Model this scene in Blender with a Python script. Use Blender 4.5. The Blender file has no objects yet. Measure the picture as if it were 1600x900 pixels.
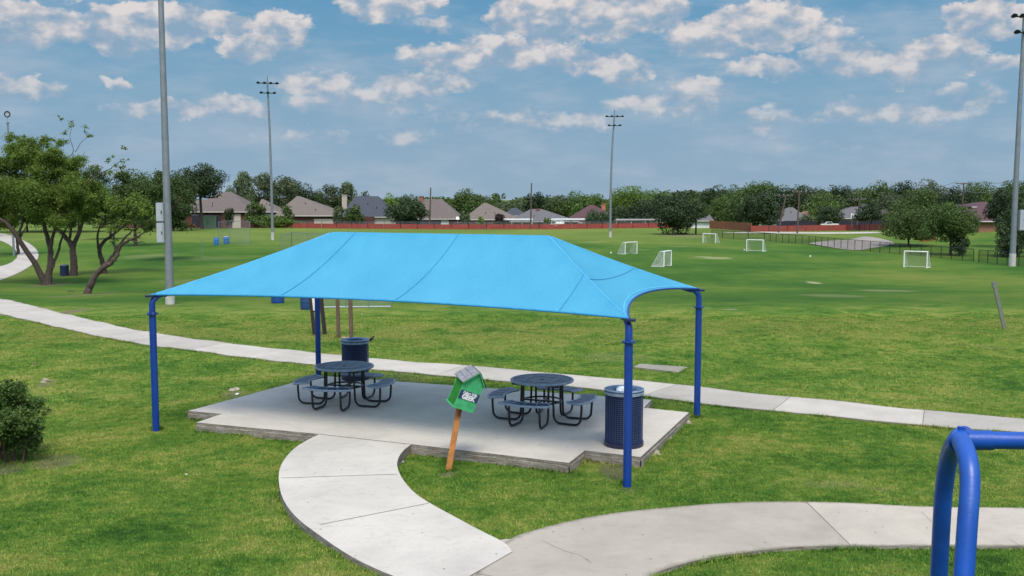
import bpy, bmesh, math, random
import numpy as np
from mathutils import Vector, Matrix
R = math.radians
random.seed(7); rng = np.random.default_rng(7)
scn = bpy.context.scene
col = scn.collection

# ------------------------------------------------------------ camera
F0, HY, CH = 1560.0, 310.0, 4.2
PITCH = math.atan((450-HY)/F0); CP, SP = math.cos(PITCH), math.sin(PITCH)
cam_d = bpy.data.cameras.new('camera'); cam = bpy.data.objects.new('camera', cam_d); col.objects.link(cam)
cam.location = (0, 0, CH); cam.rotation_euler = (R(90)-PITCH, 0, 0)
cam_d.sensor_width = 36; cam_d.lens = F0/1600*36; cam_d.clip_start = .1; cam_d.clip_end = 6000
scn.camera = cam
# ------------------------------------------------------------ light
SUN_EL, SUN_AZ = 58, 172       # azimuth clockwise from +Y: behind the camera, a little to the left
sd = bpy.data.lights.new('sun', 'SUN'); so = bpy.data.objects.new('sun', sd); col.objects.link(so)
sd.energy = 2.0; sd.angle = R(20); sd.color = (1.0, .935, .82)
a = R(SUN_AZ); e = R(SUN_EL)
tosun = Vector((math.sin(a)*math.cos(e), math.cos(a)*math.cos(e), math.sin(e)))
so.rotation_euler = tosun.to_track_quat('Z', 'Y').to_euler()
scn.view_settings.view_transform = 'Standard'; scn.view_settings.look = 'None'
scn.view_settings.gamma = 1; scn.view_settings.use_curve_mapping = False
scn.view_settings.exposure = 0.45

def N(nt, t, **kw):
    n = nt.nodes.new(t)
    for k, v in kw.items(): setattr(n, k, v)
    return n
def mth(nt, op, a, b=None, c=None, clamp=False):
    n = nt.nodes.new('ShaderNodeMath'); n.operation = op; n.use_clamp = clamp
    for i, v in enumerate((a, b, c)):
        if v is None: continue
        if isinstance(v, (int, float)): n.inputs[i].default_value = v
        else: nt.links.new(v, n.inputs[i])
    return n.outputs[0]
def vmt(nt, op, a, b=None, s=None):
    n = nt.nodes.new('ShaderNodeVectorMath'); n.operation = op
    for i, v in enumerate((a, b)):
        if v is None: continue
        if isinstance(v, (tuple, list)): n.inputs[i].default_value = v
        else: nt.links.new(v, n.inputs[i])
    if s is not None:
        if isinstance(s, (int, float)): n.inputs['Scale'].default_value = s
        else: nt.links.new(s, n.inputs['Scale'])
    return n
def mixc(nt, f, a, b, mode='MIX'):
    n = nt.nodes.new('ShaderNodeMix'); n.data_type = 'RGBA'; n.blend_type = mode
    for i, v in ((0, f), (6, a), (7, b)):
        if isinstance(v, (int, float)): n.inputs[i].default_value = v
        elif isinstance(v, (tuple, list)): n.inputs[i].default_value = (*v[:3], 1)
        else: nt.links.new(v, n.inputs[i])
    return n.outputs[2]
def noise(nt, vec, scale, detail=4, rough=.55, dist=0, dim='3D'):
    n = nt.nodes.new('ShaderNodeTexNoise'); n.noise_dimensions = dim
    n.inputs['Scale'].default_value = scale; n.inputs['Detail'].default_value = detail
    n.inputs['Roughness'].default_value = rough; n.inputs['Distortion'].default_value = dist
    if vec is not None: nt.links.new(vec, n.inputs['Vector'])
    return n
def ramp(nt, f, stops, interp='LINEAR'):
    n = nt.nodes.new('ShaderNodeValToRGB'); cr = n.color_ramp; cr.interpolation = interp
    while len(cr.elements) > 1: cr.elements.remove(cr.elements[-1])
    cr.elements[0].position = stops[0][0]; cr.elements[0].color = (*stops[0][1], 1)
    for p, c in stops[1:]:
        el = cr.elements.new(p); el.color = (*c, 1)
    nt.links.new(f, n.inputs[0]); return n.outputs[0]
def sstep(nt, v, lo, hi):
    n = nt.nodes.new('ShaderNodeMapRange'); n.interpolation_type = 'SMOOTHSTEP'
    nt.links.new(v, n.inputs[0]); n.inputs[1].default_value = lo; n.inputs[2].default_value = hi
    return n.outputs[0]

# ------------------------------------------------------------ sky: Nishita, hazy blue low down, cumulus clouds by direction
w = bpy.data.worlds.new('World'); scn.world = w; w.use_nodes = True; nt = w.node_tree; nt.nodes.clear()
sky = N(nt, 'ShaderNodeTexSky', sky_type='NISHITA'); sky.sun_disc = False
sky.sun_elevation = R(SUN_EL); sky.sun_rotation = R(SUN_AZ); sky.air_density = 1.2; sky.dust_density = 1.5
tc = N(nt, 'ShaderNodeTexCoord'); sep = N(nt, 'ShaderNodeSeparateXYZ'); nt.links.new(tc.outputs['Generated'], sep.inputs[0])
azn = mth(nt, 'ARCTAN2', sep.outputs[0], sep.outputs[1]); eln = mth(nt, 'ARCSINE', sep.outputs[2])
cmb = N(nt, 'ShaderNodeCombineXYZ'); nt.links.new(azn, cmb.inputs[0]); nt.links.new(eln, cmb.inputs[1])
P0 = cmb.outputs[0]
st = vmt(nt, 'MULTIPLY', P0, (1, 1.5, 1)).outputs[0]
nz1 = noise(nt, st, 22, 6, .6); nz2 = noise(nt, st, 75, 7, .65)
d1 = vmt(nt, 'SUBTRACT', nz1.outputs['Color'], (.5, .5, .5)).outputs[0]
d2 = vmt(nt, 'SUBTRACT', nz2.outputs['Color'], (.5, .5, .5)).outputs[0]
P = vmt(nt, 'ADD', P0, vmt(nt, 'SCALE', d1, None, .03).outputs[0]).outputs[0]
P = vmt(nt, 'ADD', P, vmt(nt, 'SCALE', d2, None, .02).outputs[0]).outputs[0]
CL = [(60,70,85,32,.85),(205,66,55,33,.95),(275,60,55,34,.95),(350,55,52,20,.65),(395,88,42,20,.75),(445,62,42,30,.85),
 (600,16,62,26,.95),(683,10,18,12,.4),(680,45,30,12,.35),(795,32,36,26,.85),(870,30,70,40,1.),(960,30,70,36,.85),(1030,30,42,26,.75),
 (1130,66,85,28,.8),(1185,56,75,36,1.),(1265,70,50,18,.6),(700,92,70,24,.6),(790,88,80,28,.7),(880,94,60,22,.5),(970,112,42,24,.8),
 (1190,118,70,18,.55),(1310,106,55,28,.75),(1390,118,60,22,.6),(1455,100,55,24,.8),(1410,140,30,16,.6),(1520,58,46,26,.95),(1580,68,50,22,.8),
 (20,155,34,18,.7),(62,158,34,18,.75),(290,178,100,15,.5),(375,176,55,20,.55),(190,145,20,8,.4),(495,135,60,18,.45),(560,160,120,20,.35),(650,135,60,22,.45),
 (700,130,60,16,.4),(1000,166,60,18,.5),(1090,150,50,24,.6),(1040,175,80,14,.35),(1200,193,40,20,.35),(1310,184,26,18,.4),(1400,188,110,16,.32),
 (640,216,60,18,.22),(830,188,160,18,.3),(40,14,60,20,.4),(150,16,60,14,.3),(1550,122,90,14,.4),(1500,165,60,16,.3),(480,215,70,12,.25),(1250,240,90,14,.12)]
mx = None; ws = None; vs = None
for (cx, cy, hw, hh, s) in CL:
    az = math.atan((cx-800)/F0*1.0); el = math.atan((HY-cy)/F0)
    q = vmt(nt, 'MULTIPLY', vmt(nt, 'SUBTRACT', P, (az, el, 0)).outputs[0], (F0/hw/1.2, F0/hh/1.15, 0)).outputs[0]
    dd = vmt(nt, 'DOT_PRODUCT', q, q).outputs[1]
    m = mth(nt, 'MULTIPLY_ADD', dd, -s, s)
    mx = m if mx is None else mth(nt, 'MAXIMUM', mx, m)
    wgt = mth(nt, 'MAXIMUM', m, 0.0)
    sq = N(nt, 'ShaderNodeSeparateXYZ'); nt.links.new(q, sq.inputs[0])
    v = mth(nt, 'MULTIPLY', sq.outputs[1], wgt)
    ws = wgt if ws is None else mth(nt, 'ADD', ws, wgt)
    vs = v if vs is None else mth(nt, 'ADD', vs, v)
vrel = mth(nt, 'DIVIDE', vs, mth(nt, 'ADD', ws, .05))
fb = noise(nt, st, 40, 6, .52, .2)
dens = mth(nt, 'ADD', mth(nt, 'MULTIPLY', mx, 1.35), mth(nt, 'MULTIPLY_ADD', fb.outputs[0], .85, -.42))
# the rest of the sky, away from this view
gen = noise(nt, tc.outputs['Generated'], 3.2, 8, .6); gm = sstep(nt, gen.outputs[0], .47, .66)
absaz = mth(nt, 'ABSOLUTE', azn)
away = mth(nt, 'MAXIMUM', sstep(nt, absaz, .52, .7), sstep(nt, eln, .23, .36))
alpha = mth(nt, 'MULTIPLY', sstep(nt, dens, .02, .50), mth(nt, 'SUBTRACT', 1.0, away))
hz = sstep(nt, eln, .0, .2)
alpha = mth(nt, 'MULTIPLY', alpha, mth(nt, 'MULTIPLY_ADD', hz, .55, .42))
alpha = mth(nt, 'MAXIMUM', mth(nt, 'MULTIPLY', alpha, .93), mth(nt, 'MULTIPLY', mth(nt, 'MULTIPLY', gm, away), .8))
wisp = noise(nt, vmt(nt, 'MULTIPLY', P0, (1, 3.2, 1)).outputs[0], 9, 6, .6)
wa = mth(nt, 'MULTIPLY', sstep(nt, wisp.outputs[0], .40, .72), .5)
low = ramp(nt, eln, [(0.0, (.30,.43,.555)), (.05, (.275,.425,.57)), (.10, (.235,.41,.57)), (.15, (.175,.37,.555)), (.2, (.125,.33,.54)), (.3,(.11,.30,.53))])
skc = vmt(nt, 'SCALE', sky.outputs[0], None, .115).outputs[0]
lowm = mth(nt, 'SUBTRACT', 1.0, sstep(nt, eln, .22, .45))
lowsc = vmt(nt, 'SCALE', low, None, .70).outputs[0]
base = mixc(nt, lowm, skc, lowsc)
base = mixc(nt, wa, base, (.33,.38,.45))
relief = noise(nt, vmt(nt, 'ADD', st, (.012, -.02, 0)).outputs[0], 40, 6, .52, .2)
rl = mth(nt, 'SUBTRACT', fb.outputs[0], relief.outputs[0])
lit = mth(nt, 'ADD', mth(nt, 'MULTIPLY_ADD', vrel, .42, .5), mth(nt, 'MULTIPLY', rl, 2.2), clamp=True)
lit = mth(nt, 'MULTIPLY_ADD', fb.outputs[0], .7, mth(nt, 'ADD', lit, -.35), clamp=True)
cc = ramp(nt, lit, [(0.0, (.20,.29,.39)), (.35, (.28,.335,.405)), (.6, (.41,.41,.435)), (1.0, (.58,.53,.51))])
base = mixc(nt, alpha, base, cc)
up = mth(nt, 'MULTIPLY_ADD', sstep(nt, eln, .25, .7), 1.25, 1.0)
fin = vmt(nt, 'SCALE', base, None, up).outputs[0]
bg = N(nt, 'ShaderNodeBackground'); wo = N(nt, 'ShaderNodeOutputWorld')
# the Background stays at 0.1; the colours above are scaled to match
fin10 = vmt(nt, 'SCALE', fin, None, 10.0).outputs[0]
nt.links.new(fin10, bg.inputs[0]); bg.inputs[1].default_value = .1; nt.links.new(bg.outputs[0], wo.inputs[0])

# ------------------------------------------------------------ terrain and pixel helpers
def smooth(t): t = np.clip(t, 0, 1); return t*t*(3-2*t)
def terrain(x, y):
    x = np.asarray(x, float); y = np.asarray(y, float)
    z = -1.5*smooth((y-33)/36)
    z = z + .26*smooth((x-2)/5)*np.exp(-((y-30.5)/3.2)**2)
    bump = np.sin(x*1.7+y*.9)*np.sin(y*1.3-x*.6)+.6*np.sin(x*3.1-y*2.3+1)+.5*np.sin(y*3.7+x*1.1)
    z = z + .05*bump*smooth((y-24)/3)*(1-smooth((y-34)/8))*smooth((x-3)/6)
    z = z + .012*bump*smooth((y-12)/6)*(1-smooth((y-60)/20))*(.4+.6*(1-smooth((x+4)/3)))
    z = z + 2.0*smooth((x-38-.10*(y-100))/34)*smooth((y-98)/50)*(1-smooth((y-152)/25))-.5*smooth((y-198)/4)
    z = z + .35*smooth((y-150)/40)*(1-smooth((x-30)/30))*0
    return z
def ray(px, py):
    x = (px-800)/F0; y = (450-py)/F0
    return np.array([x, CP+y*SP, -SP+y*CP])
def G(px, py, dz=0.0):
    d = ray(px, py); t = 6.0; step = .25
    f = lambda t: CH+t*d[2]-float(terrain(t*d[0], t*d[1]))-dz
    while f(t) > 0 and t < 900: t += step; step = max(.25, t*.01)
    lo, hi = t-step, t
    for _ in range(30):
        m = (lo+hi)/2
        if f(m) > 0: lo = m
        else: hi = m
    return Vector((t*d[0], t*d[1], CH+t*d[2]))
def Z(px, py, z):
    d = ray(px, py); t = (z-CH)/d[2]; return Vector((t*d[0], t*d[1], z))
def D(px, py, Y):
    d = ray(px, py); t = Y/d[1]; return Vector((t*d[0], Y, CH+t*d[2]))
def tz(x, y): return float(terrain(x, y))

# ------------------------------------------------------------ object helpers
class MB:
    def __init__(s): s.v = []; s.f = []; s.uv = None
    def add(s, vs, fs):
        o = len(s.v); s.v += [tuple(v) for v in vs]; s.f += [tuple(i+o for i in f) for f in fs]; return s
    def box(s, c, d, rot=None, taper=1.0):
        x, y, z = d[0]/2, d[1]/2, d[2]/2; t = taper
        vs = [Vector(p) for p in ((-x,-y,-z),(x,-y,-z),(x,y,-z),(-x,y,-z),(-x*t,-y*t,z),(x*t,-y*t,z),(x*t,y*t,z),(-x*t,y*t,z))]
        if rot is not None: vs = [rot @ v for v in vs]
        c = Vector(c); return s.add([v+c for v in vs], [(3,2,1,0),(4,5,6,7),(0,1,5,4),(1,2,6,5),(2,3,7,6),(3,0,4,7)])
    def tube(s, pts, r, n=10, cap=True, closed=False):
        pts = [Vector(p) for p in pts]; k = len(pts)
        rs = r if isinstance(r, (list, tuple)) else [r]*k
        rings = []; ref = None
        for i, p in enumerate(pts):
            if closed: t = (pts[(i+1) % k]-pts[i-1]).normalized()
            else: t = (pts[min(i+1, k-1)]-pts[max(i-1, 0)]).normalized()
            if ref is None:
                ref = Vector((0,0,1)) if abs(t.z) < .9 else Vector((1,0,0))
            ref = (ref-t*ref.dot(t))
            if ref.length < 1e-4: ref = Vector((1,.3,0))-t*t.x
            ref.normalize(); b = t.cross(ref)
            rings.append([p+(ref*math.cos(2*math.pi*j/n)+b*math.sin(2*math.pi*j/n))*rs[i] for j in range(n)])
        vs = [v for rg in rings for v in rg]; fs = []
        for i in range(k if closed else k-1):
            a0 = i*n; b0 = ((i+1) % k)*n
            for j in range(n): fs.append((a0+j, a0+(j+1) % n, b0+(j+1) % n, b0+j))
        if cap and not closed: fs += [tuple(range(n-1, -1, -1)), tuple((k-1)*n+j for j in range(n))]
        return s.add(vs, fs)
    def lathe(s, prof, c=(0,0,0), n=32, cap=True):
        c = Vector(c); k = len(prof)
        vs = [c+Vector((r*math.cos(2*math.pi*j/n), r*math.sin(2*math.pi*j/n), z)) for r, z in prof for j in range(n)]
        fs = [(i*n+j, i*n+(j+1) % n, (i+1)*n+(j+1) % n, (i+1)*n+j) for i in range(k-1) for j in range(n)]
        if cap: fs += [tuple(range(n-1, -1, -1)), tuple((k-1)*n+j for j in range(n))]
        return s.add(vs, fs)
    def prism(s, poly, z0, z1):
        n = len(poly); z0 = z0 if hasattr(z0, '__len__') else [z0]*n
        vs = [(p[0], p[1], z0[i]) for i, p in enumerate(poly)]+[(p[0], p[1], z1) for p in poly]
        return s.add(vs, [tuple(range(n-1, -1, -1)), tuple(range(n, 2*n))]+[(i, (i+1) % n, n+(i+1) % n, n+i) for i in range(n)])
    def build(s, name, mat, parent=None, smooth_=False, bevel=0, loc=None):
        me = bpy.data.meshes.new(name); me.from_pydata(s.v, [], s.f); me.update()
        if bevel:
            bm = bmesh.new(); bm.from_mesh(me)
            es = [e for e in bm.edges if len(e.link_faces) == 2 and e.calc_face_angle() > .6]
            bmesh.ops.bevel(bm, geom=es, offset=bevel, segments=2, affect='EDGES', clamp_overlap=True); bm.to_mesh(me); bm.free()
        me.materials.append(mat)
        if smooth_: me.polygons.foreach_set('use_smooth', [True]*len(me.polygons)); me.set_sharp_from_angle(angle=R(40))
        o = bpy.data.objects.new(name, me); col.objects.link(o)
        if parent is not None: o.parent = parent
        if loc is not None: o.location = loc
        return o
def tag(o, label=None, cat=None, group=None, kind=None):
    if label: o['label'] = label
    if cat: o['category'] = cat
    if group: o['group'] = group
    if kind: o['kind'] = kind
    return o
def thing(name, loc, label, cat, group=None, rz=0):
    o = bpy.data.objects.new(name, None); col.objects.link(o); o.location = loc; o.rotation_euler.z = rz
    return tag(o, label, cat, group)
KIDS = {}
def copy_tree(o, parent=None):
    c = o.copy(); col.objects.link(c)
    if parent is not None: c.parent = parent
    for ch in list(o.children): copy_tree(ch, c)
    return c
def npmesh(name, V, Fc, mat, parent=None, loc=None, n=3):
    me = bpy.data.meshes.new(name); V = np.asarray(V, np.float32); Fc = np.asarray(Fc, np.int32)
    me.vertices.add(len(V)); me.vertices.foreach_set('co', V.ravel())
    me.loops.add(Fc.size); me.loops.foreach_set('vertex_index', Fc.ravel())
    me.polygons.add(len(Fc)); me.polygons.foreach_set('loop_start', np.arange(0, Fc.size, n, dtype=np.int32))
    me.polygons.foreach_set('loop_total', np.full(len(Fc), n, np.int32)); me.update(calc_edges=True)
    me.materials.append(mat); o = bpy.data.objects.new(name, me); col.objects.link(o)
    if parent is not None: o.parent = parent
    if loc is not None: o.location = loc
    return o

# ------------------------------------------------------------ materials
def newmat(name):
    m = bpy.data.materials.new(name); m.use_nodes = True; nt = m.node_tree
    return m, nt, nt.nodes['Principled BSDF']
def mat(name, c, rough=.7, metal=0, var=.15, scale=6, bump=0, bscale=60, spec=.4, dirt=None, coat=0):
    m, nt, b = newmat(name); tcn = N(nt, 'ShaderNodeTexCoord')
    nz = noise(nt, tcn.outputs['Object'], scale, 6, .62)
    lo = tuple(x*(1-var) for x in c); hi = tuple(min(1, x*(1+var)) for x in c)
    cc = ramp(nt, nz.outputs[0], [(.3, lo), (.7, hi)])
    if dirt:
        n2 = noise(nt, tcn.outputs['Object'], scale*.35, 8, .7)
        cc = mixc(nt, mth(nt, 'MULTIPLY', sstep(nt, n2.outputs[0], .48, .72), dirt[1]), cc, dirt[0])
    nt.links.new(cc, b.inputs['Base Color']); b.inputs['Roughness'].default_value = rough; b.inputs['Metallic'].default_value = metal
    b.inputs['Specular IOR Level'].default_value = spec; b.inputs['Coat Weight'].default_value = coat
    if bump:
        n3 = noise(nt, tcn.outputs['Object'], bscale, 5, .6); bp = N(nt, 'ShaderNodeBump'); bp.inputs['Strength'].default_value = bump
        bp.inputs['Distance'].default_value = .02; nt.links.new(n3.outputs[0], bp.inputs['Height']); nt.links.new(bp.outputs[0], b.inputs['Normal'])
    return m

WORN = []      # worn / bare patches of ground: (x, y, rx, ry, colour)
def spot(px, py, wpx, hpx, c, k=1.0):
    p = G(px, py); q = G(px+wpx, py); q2 = G(px, py-hpx) if py-hpx > 352 else G(px, 352)
    WORN.append((p.x, p.y, abs(q.x-p.x), max(.15, abs(q2.y-p.y)), c, k))
DIRT = (.19,.15,.10); DRY = (.24,.235,.115)
for a_ in [(115,486,18,4,DIRT,.9),(1120,403.5,28,1.5,(.30,.31,.16),.75),(1098,402,20,.9,(.30,.31,.16),.7),(1085,405,14,.8,(.30,.31,.16),.5),(1000,391,20,1.2,DRY,.5),(1060,386,22,1,DRY,.45),
           (930,378,22,1.0,DRY,.35),(1272,442,12,1.6,(.33,.33,.18),.9),(1140,484,14,1.6,DRY,.9),(960,735,30,14,DIRT,.75),(700,742,16,6,DIRT,.7),
           (980,764,14,6,DIRT,.4),(90,722,46,9,DIRT,.7),(0,735,60,12,DIRT,.6),(240,672,10,5,DIRT,.4),(72,601,14,5,DIRT,.6),(365,618,22,7,DIRT,.6),
           (625,590,60,9,DRY,.35),(960,560,70,10,DRY,.35),(75,446,26,6,DIRT,.45),(137,461,22,5,DIRT,.4),(1300,760,60,10,DRY,.5),(1370,770,30,6,DIRT,.4),
           (266,478,12,5,DIRT,.5),(550,535,20,6,DIRT,.4),(1552,545,30,5,DIRT,.3),(1385,455,60,3,DRY,.5),(1300,462,50,3,DRY,.4),(1090,640,10,5,DIRT,.3),
           (445,770,14,40,DIRT,.35),(235,400,40,5,DRY,.28),(330,405,60,4,DRY,.2),(280,440,50,5,DRY,.2),(1063,368,40,3,DIRT,.5)]:
    spot(*a_)

def grass_color(nt, worn=True):
    geo = N(nt, 'ShaderNodeNewGeometry'); pos = geo.outputs['Position']
    big = noise(nt, pos, .16, 4, .6, .6); mid = noise(nt, pos, .75, 5, .62, .4); sm = noise(nt, pos, 4.2, 5, .66); fine = noise(nt, pos, 26, 4, .7)
    s = mth(nt, 'MULTIPLY_ADD', mid.outputs[0], .55, mth(nt, 'MULTIPLY', big.outputs[0], .35))
    s = mth(nt, 'MULTIPLY_ADD', sm.outputs[0], .52, mth(nt, 'ADD', s, -.21))
    sp = N(nt, 'ShaderNodeSeparateXYZ'); nt.links.new(pos, sp.inputs[0]); Y = sp.outputs[1]
    # mown field beyond the swale is evener and deeper green
    fld = sstep(nt, Y, 37.0, 46.0)
    near = ramp(nt, s, [(.29, (.026,.078,.009)), (.40, (.062,.145,.016)), (.50, (.118,.198,.026)), (.61, (.215,.250,.048)), (.75, (.30,.26,.10))])
    sf = mth(nt, 'MULTIPLY_ADD', noise(nt, pos, .045, 4, .6, .5).outputs[0], .8, mth(nt, 'MULTIPLY', noise(nt, pos, .6, 8, .72).outputs[0], .34))
    far = ramp(nt, sf, [(.42, (.030,.088,.012)), (.52, (.050,.120,.016)), (.61, (.090,.155,.022)), (.74, (.155,.188,.036))])
    c = mixc(nt, fld, near, far)
    # the strip along the far fence is drier
    strip = sstep(nt, Y, 118.0, 150.0)
    c = mixc(nt, mth(nt, 'MULTIPLY', strip, .55), c, (.16,.20,.042))
    # crest of the swale is sun-bleached
    cr = mth(nt, 'MULTIPLY', sstep(nt, Y, 27.0, 30.5), mth(nt, 'SUBTRACT', 1.0, sstep(nt, Y, 32.0, 35.5)))
    c = mixc(nt, mth(nt, 'MULTIPLY', cr, mth(nt, 'MULTIPLY', sstep(nt, mid.outputs[0], .32, .6), .55)), c, (.20,.205,.048))
    hv = mth(nt, 'MULTIPLY_ADD', fine.outputs[0], 1.3, .36)
    c = vmt(nt, 'SCALE', c, None, hv).outputs[0]
    # worn spots
    warp = vmt(nt, 'ADD', pos, vmt(nt, 'SCALE', vmt(nt, 'SUBTRACT', sm.outputs['Color'], (.5,.5,.5)).outputs[0], None, .5).outputs[0]).outputs[0]
    for (x, y, rx, ry, cl, k) in (WORN if worn else []):
        q = vmt(nt, 'MULTIPLY', vmt(nt, 'SUBTRACT', warp, (x, y, 0)).outputs[0], (1/rx, 1/ry, 0)).outputs[0]
        ln = vmt(nt, 'LENGTH', q).outputs[1]
        f = mth(nt, 'SUBTRACT', 1.0, sstep(nt, mth(nt, 'MULTIPLY_ADD', fine.outputs[0], .9, mth(nt, 'ADD', ln, -.45)), .45, 1.05))
        c = mixc(nt, mth(nt, 'MULTIPLY', f, k), c, cl)
    return c, pos
gm_, nt, b = newmat('grass_ground'); c, pos = grass_color(nt)
nt.links.new(c, b.inputs['Base Color']); b.inputs['Roughness'].default_value = .95; b.inputs['Specular IOR Level'].default_value = .1
bn = noise(nt, pos, 9, 8, .8); bn2 = noise(nt, pos, 1.6, 5, .7)
bp = N(nt, 'ShaderNodeBump'); bp.inputs['Strength'].default_value = .9; bp.inputs['Distance'].default_value = .10
nt.links.new(mth(nt, 'MULTIPLY_ADD', bn2.outputs[0], 1.2, bn.outputs[0]), bp.inputs['Height']); nt.links.new(bp.outputs[0], b.inputs['Normal'])
blade, nt, b = newmat('grass_blade'); c, pos = grass_color(nt, False)
rn = N(nt, 'ShaderNodeNewGeometry')
c = vmt(nt, 'SCALE', c, None, mth(nt, 'MULTIPLY_ADD', rn.outputs['Random Per Island'], 1.15, .62)).outputs[0]
nt.links.new(c, b.inputs['Base Color']); b.inputs['Roughness'].default_value = .7; b.inputs['Specular IOR Level'].default_value = .2

def concrete(name, c, joints=0.0, stain=.35, off=0.0, tint=(.55,.5,.45)):
    m, nt, b = newmat(name); geo = N(nt, 'ShaderNodeNewGeometry'); pos = geo.outputs['Position']
    n1 = noise(nt, pos, .8, 7, .65, .4); n2 = noise(nt, pos, 9, 6, .7); n3 = noise(nt, pos, 90, 3, .6)
    cc = ramp(nt, n1.outputs[0], [(.3, tuple(x*.82 for x in c)), (.55, c), (.75, tuple(x*1.1 for x in c))])
    cc = mixc(nt, mth(nt, 'MULTIPLY', sstep(nt, n2.outputs[0], .5, .78), stain), cc, tuple(x*.55 for x in c))
    cc = vmt(nt, 'SCALE', cc, None, mth(nt, 'MULTIPLY_ADD', n3.outputs[0], .3, .85)).outputs[0]
    vo = N(nt, 'ShaderNodeTexVoronoi'); vo.inputs['Scale'].default_value = 5.5; nt.links.new(pos, vo.inputs['Vector'])
    svo = N(nt, 'ShaderNodeSeparateXYZ'); nt.links.new(vo.outputs['Color'], svo.inputs[0])
    spk = mth(nt, 'MULTIPLY', mth(nt, 'LESS_THAN', vo.outputs['Distance'], .085), mth(nt, 'GREATER_THAN', svo.outputs[0], .8))
    cc = mixc(nt, mth(nt, 'MULTIPLY', spk, .7), cc, (.10,.085,.06))
    n4 = noise(nt, vmt(nt, 'MULTIPLY', pos, (1.0,2.4,1)).outputs[0], 1.7, 7, .7, 1.2)
    cc = mixc(nt, mth(nt, 'MULTIPLY', sstep(nt, n4.outputs[0], .54, .72), stain*.9), cc, tuple(x*.62 for x in c))
    if joints:
        uv = N(nt, 'ShaderNodeUVMap'); su = N(nt, 'ShaderNodeSeparateXYZ'); nt.links.new(uv.outputs[0], su.inputs[0])
        fr = mth(nt, 'FRACT', mth(nt, 'DIVIDE', mth(nt, 'ADD', su.outputs[0], off), joints))
        dj = mth(nt, 'ABSOLUTE', mth(nt, 'SUBTRACT', fr, .5))
        ln = mth(nt, 'LESS_THAN', dj, .008/joints)
        cc = mixc(nt, mth(nt, 'MULTIPLY', ln, .75), cc, (.07,.06,.05))
        # each bay weathers a little differently
        wn = N(nt, 'ShaderNodeTexWhiteNoise', noise_dimensions='1D'); nt.links.new(mth(nt, 'FLOOR', mth(nt, 'ADD', mth(nt, 'DIVIDE', mth(nt, 'ADD', su.outputs[0], off), joints), .5)), wn.inputs['W'])
        cc = vmt(nt, 'SCALE', cc, None, mth(nt, 'MULTIPLY_ADD', wn.outputs[0], .22, .88)).outputs[0]
        ed = mth(nt, 'ABSOLUTE', mth(nt, 'SUBTRACT', su.outputs[1], .5))
        cc = mixc(nt, mth(nt, 'MULTIPLY', sstep(nt, mth(nt, 'MULTIPLY_ADD', n2.outputs[0], .08, ed), .49, .545), .6), cc, (.12,.11,.07))
    nt.links.new(cc, b.inputs['Base Color']); b.inputs['Roughness'].default_value = .9; b.inputs['Specular IOR Level'].default_value = .2
    bp = N(nt, 'ShaderNodeBump'); bp.inputs['Strength'].default_value = .25; bp.inputs['Distance'].default_value = .01
    nt.links.new(n3.outputs[0], bp.inputs['Height']); nt.links.new(bp.outputs[0], b.inputs['Normal'])
    return m
M_walk = concrete('sidewalk_concrete', (.43,.395,.335), 2.7, .25)
M_front = concrete('tan_concrete', (.41,.365,.295), 4.6, .3, 1.0)
M_joint = mat('dark_joint_line', (.13,.12,.10), .95)  # plain dark colour of the joint and crack strips
M_ramp = concrete('new_concrete', (.50,.465,.40), 0, .42)
M_pad = concrete('pad_concrete', (.50,.455,.39), 0, .35)
def rough_side():
    m, nt, b = newmat('pad_side'); geo = N(nt, 'ShaderNodeNewGeometry'); pos = geo.outputs['Position']
    sp = N(nt, 'ShaderNodeSeparateXYZ'); nt.links.new(pos, sp.inputs[0])
    n1 = noise(nt, vmt(nt, 'MULTIPLY', pos, (1,1,6)).outputs[0], 3.5, 8, .7); n2 = noise(nt, pos, 30, 6, .7)
    f = mth(nt, 'MULTIPLY_ADD', n2.outputs[0], .4, mth(nt, 'MULTIPLY', n1.outputs[0], .7))
    cc = ramp(nt, f, [(.38, (.10,.085,.06)), (.52, (.20,.175,.14)), (.68, (.34,.31,.26))])
    nt.links.new(cc, b.inputs['Base Color']); b.inputs['Roughness'].default_value = .95
    bp = N(nt, 'ShaderNodeBump'); bp.inputs['Strength'].default_value = .9; bp.inputs['Distance'].default_value = .03
    nt.links.new(f, bp.inputs['Height']); nt.links.new(bp.outputs[0], b.inputs['Normal'])
    return m
M_side = rough_side()

def leafmat(name, dark, light, trans=.25, vary=.25):
    m, nt, b = newmat(name); g = N(nt, 'ShaderNodeNewGeometry'); oi = N(nt, 'ShaderNodeObjectInfo')
    tcn = N(nt, 'ShaderNodeTexCoord'); n1 = noise(nt, tcn.outputs['Object'], 1.3, 3, .6)
    f = mth(nt, 'MULTIPLY_ADD', g.outputs['Random Per Island'], .6, mth(nt, 'MULTIPLY', n1.outputs[0], .5))
    cc = ramp(nt, f, [(.15, dark), (.85, light)])
    cc = vmt(nt, 'SCALE', cc, None, mth(nt, 'MULTIPLY_ADD', oi.outputs['Random'], vary*2, 1-vary)).outputs[0]
    nt.links.new(cc, b.inputs['Base Color']); b.inputs['Roughness'].default_value = .6; b.inputs['Specular IOR Level'].default_value = .25
    tr = N(nt, 'ShaderNodeBsdfTranslucent'); nt.links.new(vmt(nt, 'MULTIPLY', cc, (1.2,1.3,.6)).outputs[0], tr.inputs[0])
    mx_ = N(nt, 'ShaderNodeMixShader'); mx_.inputs[0].default_value = trans
    nt.links.new(b.outputs[0], mx_.inputs[1]); nt.links.new(tr.outputs[0], mx_.inputs[2]); nt.links.new(mx_.outputs[0], nt.nodes['Material Output'].inputs[0])
    return m
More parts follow.
